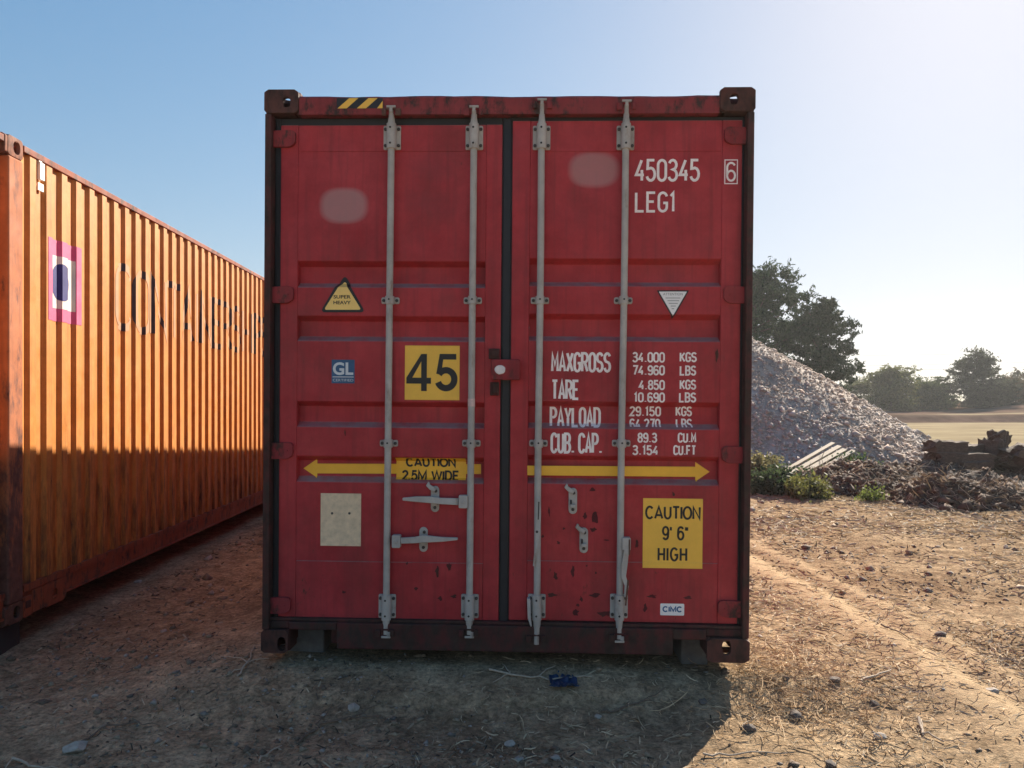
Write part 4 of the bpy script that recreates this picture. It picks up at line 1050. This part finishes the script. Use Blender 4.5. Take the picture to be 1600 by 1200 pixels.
# individual stones
M['stone'] = simple('pale_stone', (.36, .31, .26), .9, .25, 30, bumpd=.006)
M['darkstone'] = simple('brown_stone', (.14, .11, .09), .9, .3, 30, bumpd=.006)
def stone(px, py, wpx, flat, mat, label, seed):
    x, y = G(px, py); r = wpx/2*y/F
    bm = bmesh.new(); bmesh.ops.create_icosphere(bm, subdivisions=2, radius=1)
    rs = np.random.default_rng(seed); pl = [Vector(rs.normal(0, 1, 3)).normalized() for _ in range(9)]; dd = rs.uniform(.55, .9, 9)
    for v in bm.verts:
        for p_, d_ in zip(pl, dd):
            k = v.co.dot(p_)-d_
            if k > 0: v.co -= p_*k
        v.co *= 1+.05*rs.standard_normal()
        v.co = Vector((v.co.x*r, v.co.y*r*.8, v.co.z*r*flat))
    me = bpy.data.meshes.new('stone'); bm.to_mesh(me); bm.free(); me.materials.append(mat)
    o = bpy.data.objects.new('stone', me); COL.objects.link(o); o.location = (x, y, float(gh(x, y))+r*flat*.4); o.rotation_euler = (0, 0, rs.random()*6)
    tag(o, label, 'stone', 'stones lying on the dry earth')
for i, a in enumerate((
    (118, 1164, 42, .5, 'stone', 'large flat pale stone in the shade at the lower left'),
    (553, 1111, 24, .6, 'stone', 'pale wedge stone in the shade below the red left door'),
    (797, 1152, 20, .6, 'stone', 'pale stone in the shade among twigs below the centre of the doors'),
    (811, 1177, 18, .5, 'stone', 'flat pale chip at the bottom centre of the photo'),
    (868, 1178, 18, .6, 'stone', 'small pale stone near the bottom edge right of centre'),
    (1243, 1113, 26, .8, 'darkstone', 'rounded brown stone with a bright top in the sunlit straw'),
    (1171, 1134, 22, .7, 'darkstone', 'dark stone beside the shadow edge of the red container'),
    (1228, 1077, 13, .7, 'darkstone', 'small dark stone in the straw by the container corner'),
    (1098, 1099, 18, .7, 'darkstone', 'dark stone in the shade just left of the right container corner'),
    (1303, 1072, 22, .6, 'darkstone', 'dark stone between the straw and the tyre track'),
    (1376, 1146, 24, .5, 'stone', 'flat grey stone on the sunlit earth at the lower right'),
    (1300, 1192, 26, .6, 'darkstone', 'brown stone cut by the bottom edge of the photo'),
    (1551, 1081, 26, .35, 'stone', 'flat light grey stone near the right edge below the tyre track'),
    (1365, 1097, 18, .6, 'darkstone', 'dark stone left of a bleached twig on the lit ground'),
    (215, 893 + 15, 16, .35, 'stone', 'pale flat chip between the two containers'),
    (935, 1117, 16, .6, 'stone', 'pale stone in the shade below the right door'),
    (1470, 995, 20, .5, 'darkstone', 'dark flat stone just beyond the tyre track'))):
    stone(a[0], a[1], a[2], a[3], M[a[4]], a[5], 100+i)

# twigs
M['twig'] = simple('bleached_twig', (.42, .33, .24), .85, .25, 40, bumpd=.003)
M['dtwig'] = simple('brown_root', (.16, .11, .075), .9, .3, 40, bumpd=.003)
def twig(pts, r0, mat, label, forks=(), seed=0):
    rs = np.random.default_rng(seed)
    def wpts(ps, lift):
        out = []
        for (a, b) in zip(ps[:-1], ps[1:]):
            for k in range(4):
                t = k/4; x, y = G(a[0]+(b[0]-a[0])*t, a[1]+(b[1]-a[1])*t); out.append((x+rs.normal(0, .004), y+rs.normal(0, .006), float(gh(x, y))+lift+abs(rs.normal(0, .006))))
        x, y = G(*ps[-1]); out.append((x, y, float(gh(x, y))+lift)); return out
    c0 = wpts(pts, r0*1.2); o0 = Vector(c0[0])
    mb = MB(); mb.tube([Vector(p)-o0 for p in c0], [r0*(1-.6*i/len(c0)) for i in range(len(c0))], 7)
    for fp in forks:
        c = wpts(fp, r0*1.1); mb.tube([Vector(p)-o0 for p in c], [r0*.6*(1-.6*i/len(c)) for i in range(len(c))], 6)
    o = mb.build('twig', mat, None, smooth=True); o.location = o0; tag(o, label, 'twig', 'twigs and roots lying on the earth')
twig([(764, 1078), (800, 1083), (860, 1086), (925, 1082)], .006, M['twig'], 'long bleached twig lying in the shade beneath the red container doors', [[(800, 1083), (785, 1070)], [(795, 1082), (770, 1090)], [(840, 1085), (868, 1072)]], 1)
twig([(405, 1185), (425, 1165), (440, 1158)], .004, M['twig'], 'thin pale twig at the lower edge in the shade', [], 2)
twig([(465, 1152), (500, 1130), (545, 1122), (590, 1118)], .005, M['dtwig'], 'forked brown twig beside the pale wedge stone', [[(500, 1130), (520, 1108)], [(545, 1122), (590, 1108)]], 3)
twig([(372, 1085), (388, 1068), (398, 1040)], .005, M['twig'], 'twig poking up from a root tuft near the left container corner', [[(388, 1068), (345, 1052)], [(388, 1068), (420, 1062)], [(380, 1075), (352, 1082)]], 4)
twig([(1345, 1068), (1370, 1060), (1392, 1049)], .008, M['twig'], 'thick bleached stick on the lit ground before the tyre track', [[(1370, 1060), (1340, 1063)]], 5)
twig([(1436, 1125), (1443, 1142), (1475, 1155)], .007, M['twig'], 'bent pale stick in the sun at the lower right', [[(1443, 1142), (1440, 1120)]], 6)
twig([(1160, 1130), (1172, 1120), (1180, 1112)], .004, M['twig'], 'short thin twig leaning over the dark stone at the shadow edge', [[(1168, 1124), (1182, 1136)]], 7)
twig([(1100, 1172), (1150, 1174), (1240, 1170)], .005, M['twig'], 'long straight straw-like twig near the bottom in the sun', [], 8)
twig([(20, 1180), (60, 1195), (90, 1192)], .006, M['twig'], 'pale curved root at the bottom left corner', [[(20, 1180), (8, 1198)]], 9)
twig([(130, 1155), (160, 1135), (200, 1128), (250, 1130)], .005, M['dtwig'], 'brown root running right from the large flat stone', [[(160, 1135), (210, 1140)]], 10)
twig([(1378, 985), (1400, 990), (1420, 1000)], .006, M['dtwig'], 'dark root lying along the tyre track', [], 11)
twig([(940, 1110), (970, 1106), (1005, 1098), (1040, 1088)], .005, M['dtwig'], 'brown twig in the shade left of the lit notch', [[(970, 1106), (990, 1112)], [(1005, 1098), (1025, 1100)]], 12)

# blue plastic scrap under the doors
M['bluepl'] = simple('blue_plastic_film', (.014, .036, .085), .45, .4, 18, bumpd=.006)
cx_, cy_ = G(880, 1068, .06); nb = 22; gxx = np.linspace(-1, 1, nb); A, B = np.meshgrid(gxx, gxx)
ed = 1-np.maximum(abs(A), abs(B)); X = A*.06*(1+.4*fbm(A*2, B*2, 3)); Y = B*.10*(1+.4*fbm(A*2+5, B*2, 3)); Z = .026*np.abs(fbm(A*2.2, B*2.2+9, 4))*1.6+.004
idx = np.arange(nb*nb).reshape(nb, nb); Q = np.stack([idx[:-1, :-1], idx[:-1, 1:], idx[1:, 1:], idx[1:, :-1]], -1).reshape(-1, 4)
o = np_mesh('plastic_scrap', np.c_[X.ravel(), Y.ravel(), Z.ravel()], Q, M['bluepl'], smooth=True); o.location = (cx_, cy_, float(gh(cx_, cy_)))
so_ = o.modifiers.new('thick', 'SOLIDIFY'); so_.thickness = .002
tag(o, 'crumpled blue plastic scrap on the earth under the red container', 'plastic scrap')

# ------------------------------------------------------------------ gravel pile
PX, PYY, PH_, PR = 5.7, 22.0, 3.95, 6.2
def pile_h(x, y):
    d = np.hypot(x-PX, (y-PYY)*1.0)/PR; d = d+.05*fbm(x*.5, y*.5, 3)
    h = PH_*(np.clip(1.0-d, 0, 1)); h = np.where(d < .12, PH_*(.88-(d/.12)**2*.0)-.12*PH_*0+PH_*.0, h); h = np.minimum(h, PH_*.90+.12*fbm(x, y, 2))
    return h+.10*fbm(x*1.1, y*1.1, 4)*np.clip(h*2, 0, 1)-.03
nb = 150; A, B = np.meshgrid(np.linspace(-1.08, 1.08, nb), np.linspace(-1.08, 1.08, nb)); X = PX+A*PR; Y = PYY+B*PR; Z = pile_h(X, Y)
def pile_col(x, y, z, r):
    f = np.clip(.5+1.6*fbm(x*.6, y*.6+z*.8, 3)+.25*(x-PX)/PR, 0, 1)[:, None]; gcol = np.array((.56, .49, .43))*(1-f)+np.array((.55, .415, .325))*f
    return gcol*r.uniform(.6, 1.2, (len(x), 1))
r = np.random.default_rng(21)
pile = np_mesh('gravel_pile', np.c_[(X-PX).ravel(), (Y-PYY).ravel(), Z.ravel()], np.stack([(q := np.arange(nb*nb).reshape(nb, nb))[:-1, :-1], q[:-1, 1:], q[1:, 1:], q[1:, :-1]], -1).reshape(-1, 4), M['rock'], pile_col(X.ravel(), Y.ravel(), Z.ravel(), np.random.default_rng(2))*.7, smooth=True)
pile.location = (PX, PYY, 0)
tag(pile, 'big conical heap of grey brown gravel behind the red container', 'gravel pile')
N = 62000; th = r.uniform(0, 2*PI, N); rad = PR*np.sqrt(r.uniform(0, 1.1, N)); x = PX+np.cos(th)*rad; y = PYY+np.sin(th)*rad; kk = y < PYY+2.2; x, y = x[kk], y[kk]
z = pile_h(x, y); s = np.clip(r.lognormal(math.log(.0165), .6, len(x)), .007, .085)*(1+.4*np.clip(1-z/2, 0, 1))
o = rocks('loose_stones', x-PX, y-PYY, z+s*.2, s, pile_col(x, y, z, r), M['rock'], 8, .8, pile); o['kind'] = 'stuff'

# ------------------------------------------------------------------ debris: earth heaps, timbers, planks, weeds
M['soil'] = simple('dark_soil', (.068, .040, .027), .95, .5, 9, bumpd=.05, bumps=.9)
def heap(px0, px1, py, hgt, depth, label, seed, nroot=900, sag=.25):
    xa, ya = G(px0, py); xb, yb = G(px1, py); cx, cy = (xa+xb)/2, ya+depth*.5; hx = (xb-xa)/2
    def hf(x, y):
        u = (x-cx)/hx; v = (y-cy)/(depth*.6); d = np.sqrt(u*u+v*v)
        h = hgt*np.clip(1-d**2.2, 0, 1)*(.75+.9*fbm(x*1.6+seed, y*1.6, 4))+.12*fbm(x*4+seed, y*4, 4)*np.clip(1.15-d, 0, 1)
        return np.where(d < 1.15, h, -.1)+gh(x, y)*0-.03
    nb = 90; A, B = np.meshgrid(np.linspace(-1.15, 1.15, nb), np.linspace(-1.15, 1.15, nb)); X = cx+A*hx; Y = cy+B*depth*.6; Z = hf(X, Y)
    q = np.arange(nb*nb).reshape(nb, nb)
    o = np_mesh('earth_heap', np.c_[(X-cx).ravel(), (Y-cy).ravel(), Z.ravel()], np.stack([q[:-1, :-1], q[:-1, 1:], q[1:, 1:], q[1:, :-1]], -1).reshape(-1, 4), M['soil'], smooth=False)
    o.location = (cx, cy, 0); tag(o, label, 'earth heap', 'dark earth heaps at the right')
    def smp(r, N):
        t = r.uniform(0, 2*PI, N); k = np.sqrt(r.random(N)); return np.cos(t)*k*hx*1.05, np.sin(t)*k*depth*.6
    c = litter('dry_roots', nroot, smp, (.10, .42), (.005, .019), (.09, .055, .035), (.52, .38, .24), .6, .02, .5, 4, seed+5, None, o, lambda x, y: hf(x+cx, y+cy)); c['kind'] = 'stuff'
    r = np.random.default_rng(seed+9); x, y = smp(r, 1500); s = np.clip(r.lognormal(math.log(.026), .6, 1500), .01, .11); f = r.random((1500, 1))
    rocks('clods', x, y, hf(x+cx, y+cy)+s*.2, s, np.array((.075, .043, .028))*(1-f)+np.array((.19, .115, .07))*f, M['rock'], seed, .8, o)['kind'] = 'stuff'
    return o, hf
heap(1285, 1500, 776, .40, 2.6, 'dark earth heap with dry roots just right of the yellow green weed', 31, 700)
heap(1430, 1700, 794, .40, 1.5, 'dark hollow heap of roots and straw nearest the right edge', 32, 1000)
heap(1380, 1760, 766, .30, 3.6, 'broad straw covered earth heap under the broken timbers', 33, 900)
heap(1400, 1560, 728, .30, 1.6, 'low brown earth heap behind the broken timbers', 34, 500)
heap(1548, 1720, 752, .50, 1.8, 'black earth heap at the right edge beside the timbers', 35, 500)
M['oldwood'] = simple('weathered_dark_timber', (.115, .070, .045), .9, .45, 14, stretch=(1, 6, 6), bumpd=.02, bumps=.7)
def timber(px0, px1, py0, py1, dist, depth, label, yaw=0, roll=0, seed=0, ragged=.15):
    """rough broken beam spanning the pixel box at a distance"""
    s = dist/F; L = (px1-px0)*s; hh = (py1-py0)*s; cx = ((px0+px1)/2-CX)*s; cz = H-((py0+py1)/2-CY)*s
    bm = bmesh.new(); bmesh.ops.create_cube(bm, size=1)
    bmesh.ops.subdivide_edges(bm, edges=bm.edges[:], cuts=7, use_grid_fill=True); rs = np.random.default_rng(seed)
    for v in bm.verts:
        p = v.co.copy(); nx_ = float(fbm(np.array(p.x*4+seed), np.array(p.y*3+p.z*5), 4)); nz_ = float(fbm(np.array(p.x*6+seed+4), np.array(p.y*3+9), 4))
        endf = max(0, abs(p.x)-.36)/.14
        v.co = Vector((p.x*L*(1+ragged*nx_*(1 if endf else .3)), p.y*depth*(1+.2*nz_), (p.z*(1-.25*endf*ragged*4*abs(nz_))+.34*nz_*(p.z > -.1))*hh))
    me = bpy.data.meshes.new('broken_timber'); bm.to_mesh(me); bm.free(); me.materials.append(M['oldwood'])
    o = bpy.data.objects.new('broken_timber', me); COL.objects.link(o); o.location = (cx, dist, cz); o.rotation_euler = (0, math.radians(roll), math.radians(yaw))
    tag(o, label, 'timber', 'broken timbers on the earth heaps')
timber(1450, 1503, 690, 707, 14.6, .4, 'dark squared timber at the left end of the broken stack', 6, 2, 1)
timber(1494, 1549, 695, 708, 14.9, .35, 'split timber lying back at the top of the broken stack', 14, -4, 3, .3)
timber(1462, 1546, 708, 722, 14.5, .4, 'long middle timber of the broken stack on the heap', -5, 1, 2, .3)
timber(1496, 1540, 721, 732, 14.3, .4, 'lowest timber of the broken stack, half sunk in the heap', 3, -3, 7, .3)
timber(1451, 1476, 707, 729, 14.7, .35, 'short block under the left end of the broken stack', 12, 0, 8, .3)
timber(1541, 1560, 690, 730, 14.7, .4, 'upright post closing the right end of the broken stack', 20, 4, 4, .3)
timber(1550, 1570, 676, 706, 15.0, .3, 'splintered stump leaning out above the broken stack', 15, 14, 5, .8)
timber(1556, 1604, 713, 729, 14.4, .4, 'sloping timber running down right from the broken stack', 10, 10, 9, .3)
timber(1578, 1650, 692, 735, 14.3, .7, 'dark lump of timber cut off by the right edge', 0, -14, 6, .6)
# pale planks
M['plank'] = simple('pale_sawn_plank', (.50, .39, .26), .8, .22, 12, stretch=(.4, 9, 9), bumpd=.004)
for i, (a, b, wd, lb) in enumerate((((1222, 738), (1302, 692), .085, 'topmost pale plank leaning at the foot of the gravel pile'), ((1232, 742), (1312, 697), .10, 'second pale plank below the topmost, foot of the gravel pile'),
        ((1243, 745), (1320, 702), .10, 'third pale plank from the top, by the gravel pile'), ((1256, 749), (1334, 704), .09, 'lowest pale plank half hidden by green weeds'))):
    d0 = 15.0-.1*i; d1 = 16.3-.12*i
    A_ = Vector(((a[0]-CX)/F*d0, d0, H-(a[1]-CY)/F*d0)); B_ = Vector(((b[0]-CX)/F*d1, d1, H-(b[1]-CY)/F*d1)); dv = B_-A_; L = dv.length
    k = MB(); nseg = 8
    for j in range(nseg):
        pass
    k.box(0, L, -wd/2, wd/2, -.014, .014); o = k.build('plank', M['plank'], None, bev=.003)
    o.location = A_; q = dv.to_track_quat('X', 'Z'); o.rotation_euler = (q.to_matrix() @ Matrix.Rotation(math.radians(12+3*i), 3, 'X')).to_euler()
    tag(o, lb, 'plank', 'pale planks by the gravel pile')

# ---- foliage
M['leaf'] = vcol('green_leaf', .7, .45, 15)
M['pinelf'] = vcol('pine_needles', .75, .18, 8)
M['bark'] = simple('grey_bark', (.10, .075, .055), .9, .35, 12, stretch=(5, 5, 1), bumpd=.02)
def leaves(name, C, sizes, colA, colB, mat, parent, seed, up=0., elong=2.2):
    """C (n,3) leaf centres -> one small bent quad each"""
    r = np.random.default_rng(seed); N = len(C); d = r.normal(0, 1, (N, 3)); d[:, 2] += up; d /= np.linalg.norm(d, axis=1)[:, None]
    e = np.cross(d, r.normal(0, 1, (N, 3))); e /= np.linalg.norm(e, axis=1)[:, None]+1e-9
    s = r.uniform(.6, 1.3, N)[:, None]*sizes; a = d*s*elong*.5; b = e*s*.5
    V = np.stack([C-a, C-b*.8+a*.1, C+a, C+b*.8+a*.1], 1); Q = np.arange(N*4).reshape(N, 4)
    f = r.random((N, 1)); cl = (np.array(colA)*(1-f)+np.array(colB)*f)*r.uniform(.7, 1.25, (N, 1))
    return np_mesh(name, V.reshape(-1, 3), Q, mat, np.repeat(cl, 4, 0), parent)
def tree(name, label, cat, base, limbs, height, crown_r, crown_z0, nclump, per, clump_r, leaf, cA, cB, group=None, seed=0, shape='round', mat='leaf', up=0., lean=0., elong=2.2):
    """trunk with limbs; leaf clumps sit on the limbs and along them"""
    r = np.random.default_rng(seed); root = empty(name, base); tag(root, label, cat, group)
    tk = MB(); hz_ = height*.92; tp = [(lean*t*height*.5+.08*math.sin(t*5+seed)*crown_r*.3, .05*math.sin(t*4)*crown_r*.3, t*hz_-.1) for t in np.linspace(0, 1, 7)]
    r0 = height*.022+.03; tk.tube(tp, [r0*(1-.85*t) for t in np.linspace(0, 1, 7)], 9)
    C = []
    for i in range(limbs):
        t = crown_z0/height+(1-crown_z0/height)*((i+.5)/limbs)**.9; t = min(t, .97); z = t*height
        st_ = Vector((lean*t*height*.5, 0, max(.1, z-(.25 if shape != 'cone' else .1)*crown_r)))
        rel = (z-crown_z0)/(height-crown_z0)
        if shape == 'cone': rad = crown_r*(1.02-rel)**.75*r.uniform(.65, 1.1)
        else: rad = crown_r*math.sqrt(max(.05, 1-(2*rel-.85)**2*.75))*r.uniform(.6, 1.1)
        az = i*2.399+r.normal(0, .3); rise = r.uniform(.05, .4)*rad*(1 if shape != 'cone' else .6)
        en = Vector((st_.x+math.cos(az)*rad, math.sin(az)*rad, z+rise-.15*rad)); md = st_.lerp(en, .5)+Vector((0, 0, -.06*rad))
        tk.tube([st_, md, en], [r0*.38*(1-t*.6), r0*.22*(1-t*.5), .012], 5)
        k = max(1, int(nclump/limbs))
        for j in range(k):
            u = r.beta(2.2, 1.1); p = st_.lerp(md, u*2) if u < .5 else md.lerp(en, u*2-1)
            C.append((np.array(p)+r.normal(0, clump_r*.7, 3)*np.array((1, 1, .7)), clump_r*r.uniform(.55, 1.25)*(1.15-.5*rel if shape == 'cone' else 1)))
    tk.build('trunk', M['bark'], root, smooth=True)
    pts = []
    for c, cr in C:
        q = r.normal(0, 1, (per, 3)); q /= np.linalg.norm(q, axis=1)[:, None]; q *= (r.random(per)**.45)[:, None]*cr; q[:, 2] *= .62
        tw = r.normal(0, 1, (7, 3)); tw[:, 2] = tw[:, 2]*.4+up*.6; tw /= np.linalg.norm(tw, axis=1)[:, None]; k = r.integers(0, 7, per); t_ = r.random(per)[:, None]*cr*1.5
        q = q*.32+tw[k]*t_
        pts.append(c+q)
    pts = np.concatenate(pts); pts[:, 2] = np.maximum(pts[:, 2], .03)
    leaves('crown', pts, leaf, cA, cB, M[mat], root, seed+3, up, elong); return root
PN_A, PN_B = (.018, .040, .013), (.05, .088, .026)
def at_px(px, dist): x = (px-CX)/F*dist; return (x, dist, float(gh(x, dist)))
tree('pine_tree', 'tallest dark conifer rising behind the gravel pile beside the red container', 'conifer tree', at_px(1180, 42), 46, 8.4, 3.2, 1.0, 540, 110, .40, .085, PN_A, PN_B, 'dark conifers behind the gravel pile', 1, 'round', 'pinelf', .7, .02, 2.8)
tree('pine_tree', 'shorter ragged dark conifer on the right side of the gravel pile', 'conifer tree', at_px(1284, 40), 38, 6.4, 1.85, .9, 350, 105, .36, .08, PN_A, (.055, .075, .035), 'dark conifers behind the gravel pile', 2, 'round', 'pinelf', .7, -.02, 2.8)
BU = 'bushes along the far edge of the field'
tree('bush', 'rounded yellow green bush nearest the foot of the gravel pile', 'bush', at_px(1392, 70), 16, 3.8, 2.5, .2, 260, 120, .5, .10, (.08, .095, .03), (.20, .20, .07), BU, 5)
tree('bush', 'low pale green bush half hidden by the gravel slope', 'bush', at_px(1345, 74), 12, 2.9, 2.0, .2, 120, 100, .5, .10, (.08, .09, .034), (.17, .17, .065), BU, 6)
tree('bush', 'low grey green bush between the yellow green bush and the tall tree', 'bush', at_px(1450, 72), 14, 2.5, 2.5, .2, 260, 115, .5, .10, (.055, .075, .035), (.13, .155, .065), BU, 7)
tree('broadleaf_tree', 'round dark tree with gaps in its crown standing over the far bushes', 'tree', at_px(1522, 70), 22, 4.9, 2.6, .4, 200, 95, .48, .11, (.03, .035, .02), (.075, .085, .04), None, 8)
tree('bush', 'dark low bush below the round tree with gaps', 'bush', at_px(1548, 68), 14, 2.1, 2.4, .1, 240, 110, .45, .10, (.035, .04, .026), (.08, .085, .05), BU, 9)
tree('bush', 'brownish bush at the right edge of the photo', 'bush', at_px(1588, 71), 14, 2.5, 2.3, .2, 170, 100, .45, .10, (.07, .05, .03), (.13, .10, .05), BU, 10)
tree('bush', 'dark green bush cut off by the right edge beyond the brownish one', 'bush', at_px(1630, 74), 14, 2.8, 2.6, .2, 170, 100, .5, .10, (.04, .05, .028), (.10, .11, .05), BU, 11)
# weeds near the heaps
def weed(px, py, wpx, hgt, nst, cA, cB, label, seed, leaf=.05):
    x, y = G(px, py); r = np.random.default_rng(seed); root = empty('weed', (x, y, float(gh(x, y))-.01)); tag(root, label, 'weed', 'green weeds before the gravel pile')
    hw = wpx/2*y/F; st_ = MB(); pts = []
    for i in range(nst):
        bx, by = r.normal(0, hw*.45), r.normal(0, hw*.3); hh = hgt*r.uniform(.5, 1.1); tx, ty = bx+r.normal(0, .12), by+r.normal(0, .12)
        st_.tube([(bx, by, 0), ((bx+tx)/2, (by+ty)/2, hh*.55), (tx, ty, hh)], [.006, .005, .003], 4)
        t = r.random(60)**.8; pts.append(np.c_[bx+(tx-bx)*t, by+(ty-by)*t, hh*t+.03]+r.normal(0, .06, (60, 3)))
    st_.build('stem', M['leaf_stem'], root); p = np.concatenate(pts); p[:, 2] = np.maximum(p[:, 2], .02)
    leaves('leaf_mass', p, leaf, cA, cB, M['leaf'], root, seed, .4, 1.6)
M['leaf_stem'] = simple('weed_stem', (.12, .12, .05), .8, .3, 20)
weed(1210, 770, 95, .34, 55, (.03, .05, .022), (.075, .11, .045), 'dark green weed mass beside the red container edge', 41)
weed(1265, 777, 50, .24, 26, (.08, .09, .025), (.21, .21, .06), 'bright yellow green weed in front of the pale planks', 42)
weed(1322, 738, 60, .33, 34, (.03, .06, .022), (.09, .13, .04), 'deep green weed over the lower ends of the planks', 43)
weed(1190, 738, 60, .30, 30, (.12, .12, .05), (.30, .26, .12), 'dry yellowish weed at the gravel foot beside the red container', 44)
weed(1364, 781, 14, .10, 8, (.10, .14, .03), (.22, .26, .06), 'tiny light green weed in front of the earth heap', 45, .03)
weed(1375, 715, 60, .3, 20, (.14, .14, .06), (.30, .26, .12), 'thin dry grass tuft behind the earth heap', 46, .03)

# power cables far off on the right
M['cable'] = simple('dark_cable', (.05, .05, .05), .6, .1, 5)
for i, (y0, y1, lb) in enumerate(((549, 545, 'highest thin power cable across the sky at the right'), (564, 559, 'middle thin power cable across the sky at the right'), (572, 568, 'lowest thin power cable across the sky at the right'))):
    dist = 150.; pts = []
    for t in np.linspace(0, 1, 13):
        px = 1200+900*t; py = y0+(y1-y0)*(px-1540)/60*.35; pts.append(((px-CX)/F*dist, dist, H-(py-CY)/F*dist-1.2*(1-(2*t-1)**2)*.4))
    mb = MB(); o0 = Vector(pts[0]); mb.tube([Vector(p)-o0 for p in pts], .016, 5); o = mb.build('power_cable', M['cable'], None); o.location = o0
    tag(o, lb, 'power cable', 'power cables beyond the bushes')

# ------------------------------------------------------------------ the dusty air
hm = bpy.data.materials.new('dusty_air'); hm.use_nodes = True; hm.node_tree.nodes.clear()
ho = hm.node_tree.nodes.new('ShaderNodeOutputMaterial'); hv = hm.node_tree.nodes.new('ShaderNodeVolumePrincipled')
hv.inputs['Color'].default_value = (.93, .94, .95, 1); hv.inputs['Density'].default_value = .0007; hv.inputs['Anisotropy'].default_value = .35
hm.node_tree.links.new(hv.outputs[0], ho.inputs['Volume'])
tag(MB().box(-300, 300, -60, 260, -2.5, 16).build('haze', hm), kind='stuff')
